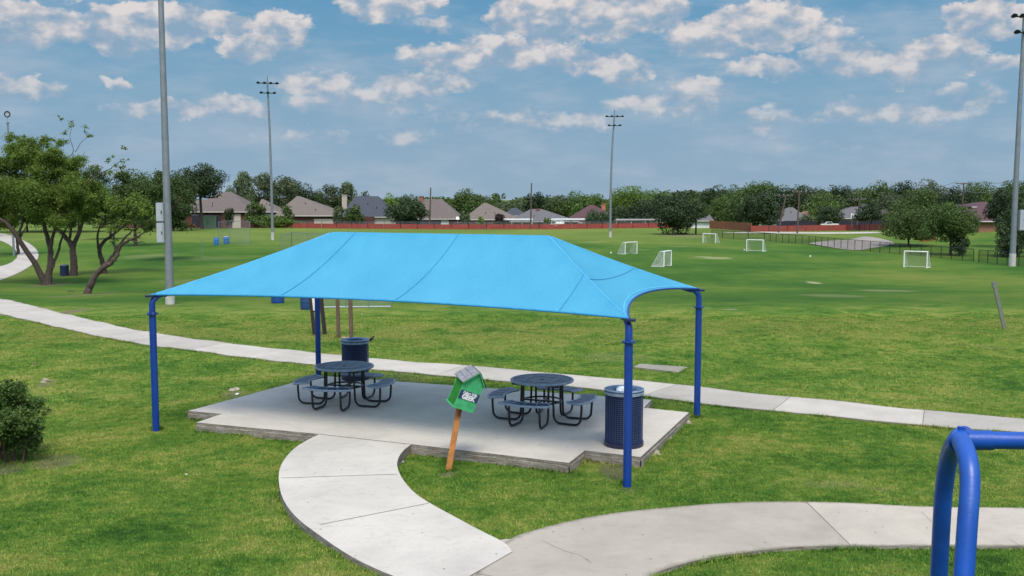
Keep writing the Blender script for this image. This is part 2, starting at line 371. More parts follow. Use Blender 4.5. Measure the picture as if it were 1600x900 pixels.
L_oak = leafmat('leaf_dark_oak', (.017,.036,.014), (.052,.082,.030), .12, .3)
L_mid = leafmat('leaf_mid_green', (.036,.072,.016), (.10,.155,.038), .25, .38)
L_lime = leafmat('leaf_bright_green', (.06,.12,.014), (.14,.21,.035), .3, .3)
L_olive = leafmat('leaf_grey_green', (.045,.070,.032), (.11,.14,.065), .2, .35)
L_mesq = leafmat('leaf_mesquite', (.048,.092,.014), (.19,.27,.05), .36, 0)
L_bush = leafmat('leaf_shrub', (.032,.085,.016), (.12,.185,.042), .2, 0)
L_purple = leafmat('leaf_purple', (.03,.018,.02), (.06,.035,.035), .1)
L_redtip = leafmat('leaf_red_tip', (.09,.05,.02), (.18,.09,.05), .2)
M_bark = mat('bark', (.075,.055,.045), .95, var=.45, scale=9, bump=.9, bscale=22)
M_bark2 = mat('far_bark', (.07,.055,.045), .95, var=.3)
M_blue = mat('blue_powder_coat', (.005,.042,.24), .38, var=.12, scale=3, spec=.5, dirt=((.010,.06,.22), .5))
M_swing = mat('bright_blue_paint', (.003,.060,.32), .36, var=.2, scale=5, spec=.5, bump=.08, bscale=90, dirt=((.025,.10,.36), .5))
M_navy = mat('navy_plastisol', (.012,.018,.055), .42, var=.2, spec=.5)
M_navyrim = mat('navy_rim_painted_gloss', (.24,.30,.38), .35, var=.3, scale=12, spec=.6)  # pale colour paints glossy highlights onto the navy rims and bars
M_black = mat('black_enamel', (.010,.011,.016), .35, var=.2, spec=.5)
M_galv = mat('galvanised_steel', (.22,.245,.265), .5, metal=.35, var=.12, scale=3, dirt=((.15,.17,.18), .4))
M_cab = mat('grey_cabinet_paint', (.34,.38,.41), .5, var=.08, scale=2, dirt=((.3,.32,.33), .4))
M_cbase = mat('cast_concrete', (.46,.45,.42), .9, var=.15, bump=.3)
M_dkmetal = mat('dark_lamp_metal', (.022,.022,.032), .9, var=.2, spec=.05)
M_lens = mat('lamp_glass', (.05,.05,.06), .7, var=.1)
M_white = mat('white_paint', (.74,.74,.72), .5, var=.08, scale=2, dirt=((.5,.48,.42), .35))
M_wood = mat('orange_cedar_post', (.50,.205,.06), .8, var=.25, scale=14, bump=.3)
M_brown = mat('weathered_brown_post', (.13,.085,.06), .9, var=.3, scale=10, bump=.4)
M_dark = mat('dark_brown_post', (.030,.020,.020), .8, var=.3, scale=8)
M_green = mat('faded_green_board', (.06,.40,.16), .75, var=.22, scale=16, dirt=((.10,.40,.20), .5), bump=.15)
M_green2 = mat('deep_green_board', (.012,.17,.012), .8, var=.25, scale=14, dirt=((.02,.10,.02), .5))
M_label = mat('navy_sticker', (.035,.05,.115), .5, var=.1)
M_ink = mat('sticker_lettering', (.78,.80,.82), .5, var=.04)
M_bluebar = mat('blue_plastic', (.03,.16,.46), .45, var=.12)
M_rock = mat('limestone', (.33,.28,.22), .95, var=.35, scale=12, bump=.8)
M_brick = mat('brick_slab', (.42,.27,.18), .9, var=.2, bump=.3)
M_crow = mat('black_feathers', (.008,.008,.010), .6)
M_litter = mat('white_litter', (.7,.72,.74), .7)
M_twig = mat('dead_twig', (.09,.06,.045), .9)
M_gbox = mat('pale_green_cabinet', (.20,.27,.16), .6, var=.2, scale=1.5, dirt=((.30,.34,.26), .5))
M_bag = mat('white_bin_bag', (.62,.66,.72), .45, var=.12, bump=.6, bscale=20)
M_tin = mat('grey_shingle_board', (.21,.215,.24), .85, var=.3, scale=18, dirt=((.34,.32,.30), .5), bump=.3)
M_liner = mat('bin_liner_dark', (.006,.008,.016), .6)

def fabric():
    m, nt, b = newmat('blue_shade_cloth'); tcn = N(nt, 'ShaderNodeTexCoord')
    n1 = noise(nt, tcn.outputs['Object'], 1.1, 4, .6); n2 = noise(nt, tcn.outputs['Object'], 26, 4, .75); n3 = noise(nt, tcn.outputs['Object'], 160, 2, .6)
    f = mth(nt, 'MULTIPLY_ADD', n2.outputs[0], .42, mth(nt, 'MULTIPLY_ADD', n1.outputs[0], .22, mth(nt, 'MULTIPLY', n3.outputs[0], .36)))
    wv = N(nt, 'ShaderNodeTexNoise'); wv.inputs['Scale'].default_value = 1.0; wv.inputs['Detail'].default_value = 3
    nt.links.new(vmt(nt, 'MULTIPLY', vmt(nt, 'ADD', tcn.outputs['Object'], (0,0,0)).outputs[0], (2.6,1.1,.2)).outputs[0], wv.inputs['Vector'])
    n5 = noise(nt, tcn.outputs['Object'], 48, 2, .8)
    f = mth(nt, 'ADD', mth(nt, 'MULTIPLY', f, .5), mth(nt, 'MULTIPLY_ADD', n5.outputs[0], .42, mth(nt, 'MULTIPLY', wv.outputs[0], .18)))
    f = mth(nt, 'ADD', f, -.05)
    cc = ramp(nt, f, [(.38, (.040,.305,.49)), (.62, (.095,.44,.64))])
    nt.links.new(cc, b.inputs['Base Color']); b.inputs['Roughness'].default_value = .85; b.inputs['Specular IOR Level'].default_value = .15
    bp = N(nt, 'ShaderNodeBump'); bp.inputs['Strength'].default_value = .3; bp.inputs['Distance'].default_value = .01
    nt.links.new(n2.outputs[0], bp.inputs['Height']); nt.links.new(bp.outputs[0], b.inputs['Normal'])
    tr = N(nt, 'ShaderNodeBsdfTranslucent'); tr.inputs[0].default_value = (.36,.50,.62,1)
    tp = N(nt, 'ShaderNodeBsdfTransparent')
    m1 = N(nt, 'ShaderNodeMixShader'); m1.inputs[0].default_value = .28
    nt.links.new(b.outputs[0], m1.inputs[1]); nt.links.new(tr.outputs[0], m1.inputs[2]); nt.links.new(m1.outputs[0], nt.nodes['Material Output'].inputs[0])
    return m
M_fab = fabric(); M_seam = mat('stitched_seam', (.03,.25,.45), .8); M_hem = mat('bright_hem_tape', (.13,.50,.76), .8)

def wire(name, c, cell, cover, diag=True):
    m, nt, b = newmat(name); uv = N(nt, 'ShaderNodeUVMap'); s = N(nt, 'ShaderNodeSeparateXYZ'); nt.links.new(uv.outputs[0], s.inputs[0])
    if diag:
        u = mth(nt, 'ADD', s.outputs[0], s.outputs[1]); v = mth(nt, 'SUBTRACT', s.outputs[0], s.outputs[1])
    else: u, v = s.outputs[0], s.outputs[1]
    l1 = mth(nt, 'LESS_THAN', mth(nt, 'FRACT', mth(nt, 'DIVIDE', u, cell)), cover)
    l2 = mth(nt, 'LESS_THAN', mth(nt, 'FRACT', mth(nt, 'DIVIDE', v, cell)), cover)
    al = mth(nt, 'MAXIMUM', l1, l2); b.inputs['Base Color'].default_value = (*c, 1); b.inputs['Roughness'].default_value = .5
    nt.links.new(al, b.inputs['Alpha']); return m
M_net = wire('goal_net', (.72,.72,.70), .10, .13); M_link = wire('chain_link', (.20,.21,.22), .06, .13); M_blink = wire('black_chain_link', (.012,.013,.012), .06, .16)
M_glink = wire('galvanised_chain_link', (.32,.34,.36), .06, .09)
def quad_uv(name, quads, m, parent=None):
    me = bpy.data.meshes.new(name); vs = [tuple(v) for q in quads for v in q]
    me.from_pydata(vs, [], [(4*i, 4*i+1, 4*i+2, 4*i+3) for i in range(len(quads))]); uvl = me.uv_layers.new(name='UVMap')
    for i, q in enumerate(quads):
        a_, b_, c_, d_ = [Vector(v) for v in q]; u = (b_-a_).length; v = (d_-a_).length
        for k, t in enumerate(((0,0),(u,0),(u,v),(0,v))): uvl.data[4*i+k].uv = t
    me.materials.append(m); o = bpy.data.objects.new(name, me); col.objects.link(o)
    if parent is not None: o.parent = parent
    return o

# ------------------------------------------------------------ ground
ys = np.concatenate([np.arange(-12, 60, .35), np.arange(60, 140, 1.2), np.geomspace(140, 3500, 90)])
xs = np.concatenate([-np.geomspace(60, 3000, 40)[::-1], np.arange(-58, -22, 1.5), np.arange(-22, 22, .35), np.arange(22, 90, 1.2), np.geomspace(91, 3000, 40)])
X, Yg = np.meshgrid(xs, ys); Zg = terrain(X, Yg)
V = np.stack([X.ravel(), Yg.ravel(), Zg.ravel()], 1); nx = len(xs); ny = len(ys)
i = np.arange((nx-1)*(ny-1)); r_, c_ = i//(nx-1), i % (nx-1); a0 = r_*nx+c_
gr = npmesh('ground', V, np.stack([a0, a0+1, a0+1+nx, a0+nx], 1), gm_, n=4); tag(gr, kind='structure')
gr.data.polygons.foreach_set('use_smooth', np.ones(len(gr.data.polygons), bool))

# ------------------------------------------------------------ paths
def resample(P, n):
    P = np.array(P, float); d = np.r_[0, np.cumsum(np.linalg.norm(np.diff(P, axis=0), axis=1))]; t = np.linspace(0, d[-1], n)
    return np.stack([np.interp(t, d, P[:, k]) for k in range(P.shape[1])], 1)
def smoothpoly(P, it=2):
    P = [np.array(p, float) for p in P]
    for _ in range(it):
        Q = [P[0]]
        for a_, b_ in zip(P[:-1], P[1:]): Q += [a_*.75+b_*.25, a_*.25+b_*.75]
        Q.append(P[-1]); P = Q
    return np.array(P)
POLYS = []
def path(name, Lp, Rp, m, n=120, lift=.03, ztop=None, across=5, kind='structure', match=False):
    Lw = resample(smoothpoly(Lp), n); Rw = resample(smoothpoly(Rp), n)
    if match:
        Rf = resample(smoothpoly(Rp), n*8); idx = np.array([np.argmin(np.sum((Rf-p)**2, 1)) for p in Lw], float); idx = np.maximum.accumulate(idx)
        kz = np.ones(9)/9; idx = np.convolve(np.pad(idx, 4, mode='edge'), kz, 'valid'); idx = np.maximum.accumulate(idx); ii = np.arange(n*8)
        Rw = np.stack([np.interp(idx, ii, Rf[:, 0]), np.interp(idx, ii, Rf[:, 1])], 1)
    POLYS.append(np.vstack([Lw, Rw[::-1]]))
    me = bpy.data.meshes.new(name); vs = []; uvs = []; dist = 0; pm = None
    for i in range(n):
        mid = (Lw[i]+Rw[i])/2
        if pm is not None: dist += np.linalg.norm(mid-pm)
        pm = mid
        row = []
        for j in range(across+1):
            t = j/across; p = Lw[i]*(1-t)+Rw[i]*t
            z = (float(terrain(*p))+lift) if ztop is None else ztop(i/(n-1), p)
            row.append((p[0], p[1], z)); uvs.append((dist, t))
        vs += row
        for s_, e_ in ((0, 0), (across, 1)):
            p = row[s_]; q = Lw[i] if e_ == 0 else Rw[i]
            vs.append((p[0], p[1], tz(p[0], p[1])-.12)); uvs.append((dist, e_))
    W_ = across+3; fs = []
    for i in range(n-1):
        a0 = i*W_; b0 = a0+W_
        for j in range(across): fs.append((a0+j, b0+j, b0+j+1, a0+j+1))
        fs.append((a0, a0+across+1, b0+across+1, b0)); fs.append((a0+across, b0+across, b0+across+2, a0+across+2))
    me.from_pydata(vs, [], fs); uvl = me.uv_layers.new(name='UVMap')
    for l in me.loops: uvl.data[l.index].uv = uvs[l.vertex_index]
    me.materials.append(m); me.materials.append(M_side)
    for k, p in enumerate(me.polygons):
        if abs(p.normal.z) < .5: p.material_index = 1
    me.update(); o = bpy.data.objects.new(name, me); col.objects.link(o); tag(o, kind=kind)
    return o
g2 = lambda L: [tuple(G(*p)[:2]) for p in L]
# sidewalk behind the pavilion: from the left edge, round to the right
up_ = [(-150,452),(-60,458),(0,467),(80,488),(200,517),(330,535),(400,543),(500,556),(620,565),(700,571),(770,578),(880,588),(1000,597),(1120,610),(1200,620),(1300,630),(1400,640),(1500,650),(1600,657),(1750,672)]
lo_ = [(-190,472),(-80,477),(0,492),(100,516),(200,537),(300,550),(400,563),(490,573),(620,584),(700,591),(770,597),(900,607),(1000,621),(1110,637),(1200,646),(1330,660),(1480,673),(1560,680),(1640,686),(1800,702)]
path('sidewalk', g2(up_), g2(lo_), M_walk, 200, match=True)
# park path winding away on the far left
path('park_path', g2([(-90,456),(-40,447),(0,440),(30,428),(52,415),(62,402),(58,390),(45,380),(24,370),(0,364),(-60,360)]),
     g2([(-120,440),(-60,426),(0,418),(18,411),(28,402),(26,392),(14,382),(0,376),(-20,372),(-50,368),(-90,366)]), M_walk, 110)
# foreground path
path('front_path', g2([(700,1010),(745,905),(790,850),(860,828),(950,811),(1050,801),(1150,797),(1300,796),(1450,798),(1600,805),(1750,815)]),
     g2([(930,1010),(1000,915),(1080,885),(1150,873),(1250,865),(1400,861),(1500,861),(1600,862),(1650,863),(1700,864),(1750,866)]), M_front, 140, lift=.045, match=True)
g_c = g2([(560,1120),(640,960),(700,1010)])
# concrete apron continuing to the bottom of the view, left of the front path
path('front_path_branch', g2([(560,1000),(668,899),(740,868),(789,849)]), g2([(930,1012),(985,925),(900,880),(800,850)]), M_front, 40, lift=.040)
bpy.context.view_layer.update()
fp = bpy.data.objects['front_path']
for L_ in ([(846,845),(880,860),(905,868),(930,882)], [(1440,800),(1452,812),(1458,818),(1470,826)], [(1575,842),(1590,850),(1604,858)]):
    pts = []
    for k in range(len(L_)-1):
        for t in np.linspace(0, 1, 6)[:-1]:
            px, py = L_[k][0]*(1-t)+L_[k+1][0]*t+random.uniform(-1.2,1.2), L_[k][1]*(1-t)+L_[k+1][1]*t+random.uniform(-.6,.6)
            hit, lc, _, _ = fp.ray_cast(Vector((0,0,CH)), Vector(ray(px, py)).normalized())
            if hit: pts.append(lc+Vector((0,0,.003)))
    if len(pts) > 3:
        dv = (pts[-1]-pts[0]).normalized(); s_ = Vector((-dv.y, dv.x, 0))*.0022; mb = MB(); k = len(pts)
        mb.add([p-s_ for p in pts]+[p+s_ for p in pts], [(i, i+1, k+i+1, k+i) for i in range(k-1)]); mb.build('crack', M_joint, fp)
# raised pad
PZ = .17
pad_px = [(294,642),(347.6,646.5),(306.7,660),(499,678),(643,694),(889,723),(914,703.6),(1000.8,714),(1076.4,644.4),(1006,637),(1017.8,624.6),(617,595.6),(499,587)]
pad = [Z(px, py, PZ) for px, py in pad_px]
pp = [(p.x, p.y) for p in pad]; POLYS.append(np.array(pp))
mb = MB(); n = len(pp)
mb.add([(x, y, PZ) for x, y in pp], [tuple(range(n))]); po = mb.build('concrete_pad', M_pad); tag(po, kind='structure')
po.data.materials.append(M_side)
# stepped, slightly ragged side: formwork line then older course below
bm = bmesh.new(); bm.from_mesh(po.data)
bm.to_mesh(po.data); bm.free()
sv = []; sf = []; 
for i in range(n):
    a_ = Vector((*pp[i], 0)); b_ = Vector((*pp[(i+1) % n], 0)); d = b_-a_; nn = max(2, int(d.length/.12)); nrm = Vector((d.y, -d.x, 0)).normalized()
    if True:
        cx_ = sum(p[0] for p in pp)/n; cy_ = sum(p[1] for p in pp)/n
    for k in range(nn+1):
        p = a_+d*(k/nn); o_ = len(sv); jt = 0 if k in (0, nn) else random.uniform(-.012, .012)
        sv += [tuple(p+Vector((0,0,PZ))), tuple(p+Vector((0,0,PZ-.055))), tuple(p-nrm*(-.012+jt*.3)+Vector((0,0,PZ-.060))), tuple(p-nrm*(-.016+jt)+Vector((0,0,-.03-abs(jt)*2)))]
        if k: 
            for j in range(3): sf.append((o_-4+j, o_-3+j, o_+1+j, o_+j))
side = MB(); side.add(sv, sf); so_ = side.build('pad_side', M_side, po)
# ramp from pad to front path
rampL = [(499,678),(462,697),(440,722),(434,745),(440,778),(462,808),(495,833),(545,868),(610,899),(690,925)]
rampR = [(643,694),(628,705),(619,722),(624,742),(645,768),(675,787),(715,808),(755,830),(792,848),(800,862)]
def rz(t, p): return PZ-.004 if t < .15 else (PZ-.004)*(1-smooth((t-.15)/.85))+.055*smooth((t-.15)/.85)
def rampx(L):
    out = []
    for i, (px, py) in enumerate(L):
        t = i/(len(L)-1); z = rz(t, None); q = Z(px, py, z); out.append((q.x, q.y))
    return out
ro = path('walkway_ramp', rampx(rampL), rampx(rampR), M_ramp, 60, ztop=rz)
# transverse joints cut across the ramp
def cutline(a_, b_, name='expansion_joint', parent=None, m=M_dark, wd=.012, lift=.004):
    a_, b_ = Vector(a_), Vector(b_); d = (b_-a_).normalized(); s_ = Vector((-d.y, d.x, 0))*wd/2; u = Vector((0,0,lift))
    mb = MB(); mb.add([a_-s_+u, b_-s_+u, b_+s_+u, a_+s_+u], [(0,1,2,3)]); return mb.build(name, m, parent)
M_joint = mat('dark_joint_line', (.13,.12,.10), .95)
bpy.context.view_layer.update()
for (a_, b_) in [((437,747),(622,741)), ((499,820),(672,786)), ((499,678.6),(642,694.6))]:
    pts = []
    for t in np.linspace(.01,.99,24):
        px, py = a_[0]+(b_[0]-a_[0])*t, a_[1]+(b_[1]-a_[1])*t; d = Vector(ray(px, py)).normalized(); hit, lc, _, _ = ro.ray_cast(Vector((0,0,CH)), d)
        if hit: pts.append(lc+Vector((0,0,.003)))
    dv = (pts[-1]-pts[0]).normalized(); s_ = Vector((-dv.y, dv.x, 0))*.007; mb = MB(); k = len(pts)
    mb.add([p-s_ for p in pts]+[p+s_ for p in pts], [(i, i+1, k+i+1, k+i) for i in range(k-1)]); mb.build('expansion_joint', M_joint, ro)
# utility slab in the grass
sl = [G(990,578), G(1000,573), G(1075,578), G(1060,586)]
mb = MB(); mb.prism([(p.x, p.y) for p in sl], [p.z-.05 for p in sl], max(p.z for p in sl)+.07)
tag(mb.build('concrete_slab', M_walk), 'small flat concrete utility slab set in the grass beyond the sidewalk', 'concrete slab')
POLYS.append(np.array([(p.x, p.y) for p in sl]))
# pale dirt lot and far strip behind the black fence
def flat_patch(name, px, m, lift=.03):
    P_ = [G(*p) for p in px]; pts = smoothpoly([(p.x, p.y) for p in P_]+[(P_[0].x, P_[0].y)], 2)[:-1]
    cx_, cy_ = pts.mean(0); vs = [(cx_, cy_, tz(cx_, cy_)+lift)]; k = len(pts); fs = []
    for rr in (.35, .7, 1.0):
        for p in pts: x, y = cx_+(p[0]-cx_)*rr, cy_+(p[1]-cy_)*rr; vs.append((x, y, tz(x, y)+lift))
    for j in range(k):
        fs.append((0, 1+j, 1+(j+1) % k))
        for q in range(2): a0 = 1+q*k; fs.append((a0+j, a0+k+j, a0+k+(j+1) % k, a0+(j+1) % k))
    mb = MB(); mb.add(vs, fs); o = mb.build(name, m); tag(o, kind='structure'); return o
M_dirtlot = mat('gravel_lot_dirt', (.27,.235,.20), .95, var=.22, scale=.4, dirt=((.16,.15,.12), .5))
flat_patch('dirt_lot', [(1262,381),(1290,377),(1330,375),(1345,370),(1365,370.5),(1404,381),(1385,386),(1362,388),(1345,392),(1320,391),(1290,386)], M_dirtlot, .05)
M_palestrip = mat('pale_far_path', (.40,.38,.30), .9, var=.15, scale=.5)
flat_patch('far_path', [(1125,364.2),(1180,362.6),(1250,363),(1320,363.2),(1380,363),(1375,365.2),(1310,366),(1285,365.3),(1220,364.6),(1160,365.2)], M_palestrip, .05)

# ------------------------------------------------------------ grass blades near the camera
def inpoly(x, y, P_):
    c = np.zeros(len(x), bool); n = len(P_); j = n-1
    for i in range(n):
        xi, yi = P_[i]; xj, yj = P_[j]
        cnd = ((yi > y) != (yj > y)) & (x < (xj-xi)*(y-yi)/(yj-yi+1e-12)+xi); c ^= cnd; j = i
    return c
def blades(n, y0, y1, hmin, hmax, wd, nb, name, label):
    y = np.sqrt(rng.uniform(y0**2, y1**2, n)); x = rng.uniform(-1, 1, n)*(y*.56+1.0)
    keep = np.ones(n, bool)
    for P_ in POLYS: keep &= ~inpoly(x, y, P_)
    # thin out where the ground is bare
    for (sx, sy, rx, ry, cl, k) in WORN:
        if cl == DIRT: keep &= ~((((x-sx)/rx)**2+((y-sy)/ry)**2 < .8) & (rng.random(n) < .7*k))
    x, y = x[keep], y[keep]; z = terrain(x, y); n = len(x)
    cl = np.sin(x*2.1+np.sin(y*1.7))*np.sin(y*2.6+np.sin(x*1.3)); hs = hmin+(hmax-hmin)*rng.random(n)*(.75+.5*np.clip(cl, 0, 1))
    Vs = []
    for b_ in range(nb):
        an = rng.uniform(0, 2*np.pi, n); ox = rng.normal(0, .022, n); oy = rng.normal(0, .022, n); ln = rng.uniform(.25, 1.0, n)*hs
        hh = hs*rng.uniform(.6, 1.1, n); wx = np.cos(an+1.57)*wd/2; wy = np.sin(an+1.57)*wd/2
        Vs.append(np.stack([np.stack([x+ox-wx, y+oy-wy, z-.005], 1), np.stack([x+ox+wx, y+oy+wy, z-.005], 1),
                            np.stack([x+ox+np.cos(an)*ln, y+oy+np.sin(an)*ln, z+hh], 1)], 1))
    Vv = np.concatenate(Vs, 0).reshape(-1, 3); Ff = np.arange(len(Vv)).reshape(-1, 3)
    o = npmesh(name, Vv, Ff, blade); tag(o, label, 'grass', kind='stuff')
    return o
blades(170000, 9.5, 20, .012, .036, .008, 5, 'lawn_grass', 'short mown grass in front of and around the shaded pad')
blades(110000, 20, 36, .016, .045, .015, 4, 'lawn_grass', 'uneven yellow green grass behind the sidewalk and up to the crest')

ex, ey = [], []
def ring(px, py, r): q = G(px, py); return np.array([(q.x+math.cos(t)*r, q.y+math.sin(t)*r) for t in np.linspace(0, 2*math.pi, 14)[:-1]])
RINGS = [ring(244,673,.08), ring(980,760,.08), ring(1089,652,.08), ring(700,740,.07), ring(498,597,.08), ring(266,476,.2), ring(490,524,.1), ring(507,527,.1), ring(529,530,.1), ring(549,534,.1)]
for P_ in POLYS+RINGS*3:
    Q = np.vstack([P_, P_[:1]])
    for a_, b_ in zip(Q[:-1], Q[1:]):
        L_ = np.linalg.norm(b_-a_); m_ = (a_+b_)/2
        if m_[1] > 34 or m_[1] < 9 or abs(m_[0]) > m_[1]*.56+1.5 or L_ < 1e-4: continue
        k = int(L_*130*(1 if m_[1] < 22 else .6)); t = rng.random(k)[:, None]; p = a_+(b_-a_)*t; nn = np.array([b_[1]-a_[1], a_[0]-b_[0]])/L_
        for sg in (-1, 1): q = p+nn*sg*np.abs(rng.normal(0, .035, (k, 1)))+nn*sg*.004; ex.append(q[:, 0]); ey.append(q[:, 1])
x = np.concatenate(ex); y = np.concatenate(ey); kp = np.ones(len(x), bool)
for P_ in POLYS: kp &= ~inpoly(x, y, P_)
cl = .5+.5*np.sin(x*5.3+np.sin(y*4.1)*2); kp &= rng.random(len(x)) < .25+.75*cl
x, y, cl = x[kp], y[kp], cl[kp]; z = terrain(x, y); Vs = []
for b_ in range(4):
    an = rng.uniform(0, 6.28, len(x)); hh = rng.uniform(.03, .085, len(x))*(.5+.6*cl); ln = hh*rng.uniform(.3, 1.1, len(x)); wx, wy = np.cos(an+1.57)*.0045, np.sin(an+1.57)*.0045
    Vs.append(np.stack([np.stack([x-wx, y-wy, z-.005], 1), np.stack([x+wx, y+wy, z-.005], 1), np.stack([x+np.cos(an)*ln, y+np.sin(an)*ln, z+hh], 1)], 1))
Vv = np.concatenate(Vs).reshape(-1, 3); tag(npmesh('edge_grass', Vv, np.arange(len(Vv)).reshape(-1, 3), blade), 'longer untrimmed grass along the path and pad edges', 'grass', kind='stuff')

# ------------------------------------------------------------ trees
def leaves(centers, size, flat=.0, outward=None):
    n = len(centers); a_ = rng.normal(size=(n, 3)); 
    if outward is not None: a_ = a_*.8+outward*1.0
    a_[:, 2] += flat; a_ /= np.linalg.norm(a_, axis=1, keepdims=True)
    t = np.cross(a_, rng.normal(size=(n, 3))); t /= np.linalg.norm(t, axis=1, keepdims=True); b_ = np.cross(a_, t)
    s = (size*rng.uniform(.6, 1.3, n))[:, None]
    V = np.stack([centers-t*s*.5, centers+b_*s*.28, centers+t*s*.5, centers-b_*s*.28], 1).reshape(-1, 3)
    return V, np.arange(4*n).reshape(-1, 4)
def crown_mesh(kind, nleaf, size, seed):
    global rng
    sv = rng; rng = np.random.default_rng(seed)
    # unit crown: x,y in [-1,1], z in [0,1]
    nb = {'round': 60, 'spread': 62, 'column': 40, 'shrub': 40, 'loose': 26}[kind]
    B = []
    for _ in range(nb):
        d = rng.normal(size=3); d /= np.linalg.norm(d); r = rng.uniform(.35, .95)
        x, y, z = d*r
        if kind == 'round': c = (x*.80, y*.80, .54+z*.42); q = rng.uniform(.18, .34)
        elif kind == 'spread': c = (x*.84, y*.84, .62+z*.34-.12*(x*x+y*y)); q = rng.uniform(.16, .33)
        elif kind == 'column': hgt = rng.uniform(.08, .95); rad = .75*math.sqrt(max(.05, 1-abs(hgt-.42)*1.55)); c = (x*rad, y*rad, hgt); q = rng.uniform(.14, .27)
        elif kind == 'shrub': c = (x*.74, y*.74, .38+z*.5); q = rng.uniform(.2, .36)
        else: c = (x*.84, y*.84, .55+z*.42); q = rng.uniform(.12, .24)
        B.append((*c, q))
    B = np.array(B); wts = B[:, 3]**2; wts /= wts.sum(); pick = rng.choice(nb, nleaf, p=wts)
    d = rng.normal(size=(nleaf, 3)); d /= np.linalg.norm(d, axis=1, keepdims=True); rr = rng.uniform(.45, 1.08, nleaf)**.5
    C_ = B[pick, :3]+d*(B[pick, 3]*rr)[:, None]*np.array([1, 1, .62]); out = d
    lo_z, hi_z = np.percentile(C_[:, 2], (.5, 99.7)); C_[:, 2] = (C_[:, 2]-lo_z)/(hi_z-lo_z)
    rx_ = np.percentile(np.abs(C_[:, 0]), 98.5); C_[:, :2] /= rx_; C_[:, 2] = np.clip(C_[:, 2], 0, 1.04)
    r = (C_, out); rng = sv; return r
def crown(kind, nleaf, size, seed, W_, H_, m, parent, base):
    C_, out = crown_mesh(kind, nleaf, size, seed)
    C_ = C_*np.array([W_, W_, H_])+np.array([0, 0, base]); V, Fc = leaves(C_, size, .35, out)
    return npmesh('crown', V, Fc, m, parent, n=4)
def trunk(parent, h, r, W_, base, top, seed, m=M_bark2, nl=6):
    rd = random.Random(seed); mb = MB()
    mb.tube([(0,0,-.2),(rd.uniform(-.1,.1)*r*4,0,h*.5),(rd.uniform(-.2,.2)*r*4,rd.uniform(-.2,.2)*r*4,h)], [r*1.3, r, r*.8], 8)
    for k in range(nl):
        an = k*2*math.pi/nl+rd.uniform(-.4,.4); e_ = rd.uniform(.4,.8)
        mb.tube([(0,0,h*.85),(math.cos(an)*W_*.3, math.sin(an)*W_*.3, h+(top-h)*.3),(math.cos(an)*W_*e_, math.sin(an)*W_*e_, h+(top-h)*rd.uniform(.45,.85))], [r*.6, r*.36, r*.1], 6)
    return mb.build('trunk', m, parent, True)
TREE_PROTOS = {}
def tree(kind, px, top, hw, Y, m, label, name='tree', group=None, base_frac=.22, dense=1.0, bot=None, leaf=None, ybase=None):
    """tree whose crown spans px-hw..px+hw and reaches image row top, standing at distance Y; bot = row of the crown's underside"""
    ptop = D(px, top, Y); x = ptop.x; z0 = tz(x, Y); H_ = ptop.z-z0; W_ = hw/F0*Y
    cb = H_*base_frac if bot is None else max(.05, D(px, bot, Y).z-z0)
    px_m = Y/1000.0
    size = leaf or max(.10, 2.0*px_m); nleaf = int(min(34000, dense*9.0*(W_*W_*2+W_*(H_-cb)*3)/(size*size)*1.05)); nleaf = max(nleaf, 900)
    o = thing(name, (x, Y, z0), label, 'shrub' if 'shrub' in name or 'bush' in name else 'tree', group, rz=0)
    sd_ = random.randint(0, 9999)
    crown(kind, nleaf, size, sd_, W_, H_-cb, m, o, cb)
    trunk(o, max(.3, cb+(H_-cb)*.15), max(.06, H_*.022), W_, cb, H_, sd_)
    return o

# ------------------------------------------------------------ foreground mesquites, limbs laid out one by one
def limb_tree(name, Y, limbs, blobs, m, label, size, cat='tree', bark=M_bark, density=1.0, tk=.8, tws=1.0):
    """limbs: lists of (px,py,dY,r); blobs: (px,py,rpx,weight)"""
    b0 = limbs[0][0]; base = D(b0[0], b0[1], Y); zb = tz(base.x, Y); o = thing(name, (base.x, Y, zb), label, cat); org = Vector((base.x, Y, zb))
    mb = MB(); tips = []
    for L in limbs:
        pts = [D(px, py, Y+dy)-org for px, py, dy, r in L]; rs = [r for *_, r in L]
        Q = smoothpoly([tuple(p)+(r,) for p, r in zip(pts, rs)], 2)
        Q[1:-1, :3] += rng.normal(0, .025, (len(Q)-2, 3))*np.minimum(1, Q[1:-1, 3:4]*9)
        mb.tube([q[:3] for q in Q], [q[3]*tk for q in Q], 9)
    Cs = []; Os = []; tw = MB()
    for (px, py, rp, wt) in blobs:
        c = D(px, py, Y)-org; rad = rp/F0*Y; dy = rng.normal(0, rad*.5)
        nsub = max(4, int(15*wt)); 
        for _ in range(nsub):
            d = rng.normal(size=3); d /= np.linalg.norm(d); q = np.array(c)+d*rad*rng.uniform(.2, .95)*np.array([1, 1.5, .8])+np.array([0, dy, 0])
            rs = rad*rng.uniform(.22, .42); k = int(620*density*(rs/.45)**2*wt+14)
            dd = rng.normal(size=(k, 3)); dd /= np.linalg.norm(dd, axis=1, keepdims=True)
            Cs.append(q+dd*rs*np.abs(rng.normal(.6, .55, (k, 1)))*np.array([1, 1, .8])); Os.append(dd)
            if rng.random() < .7 and tws > 0:
                tw.tube([tuple(np.array(c)+rng.normal(0, rad*.15, 3)), tuple((np.array(c)+q)/2+rng.normal(0, rad*.1, 3)), tuple(q)], [.022*tws, .014*tws, .006*tws], 5)
    C_ = np.concatenate(Cs); O_ = np.concatenate(Os); V, Fc = leaves(C_, size, .4, O_*.7)
    mb.add(tw.v, tw.f); mb.build('trunk', bark, o, True); npmesh('crown', V, Fc, m, o, n=4)
    return o
YA = G(76,446).y
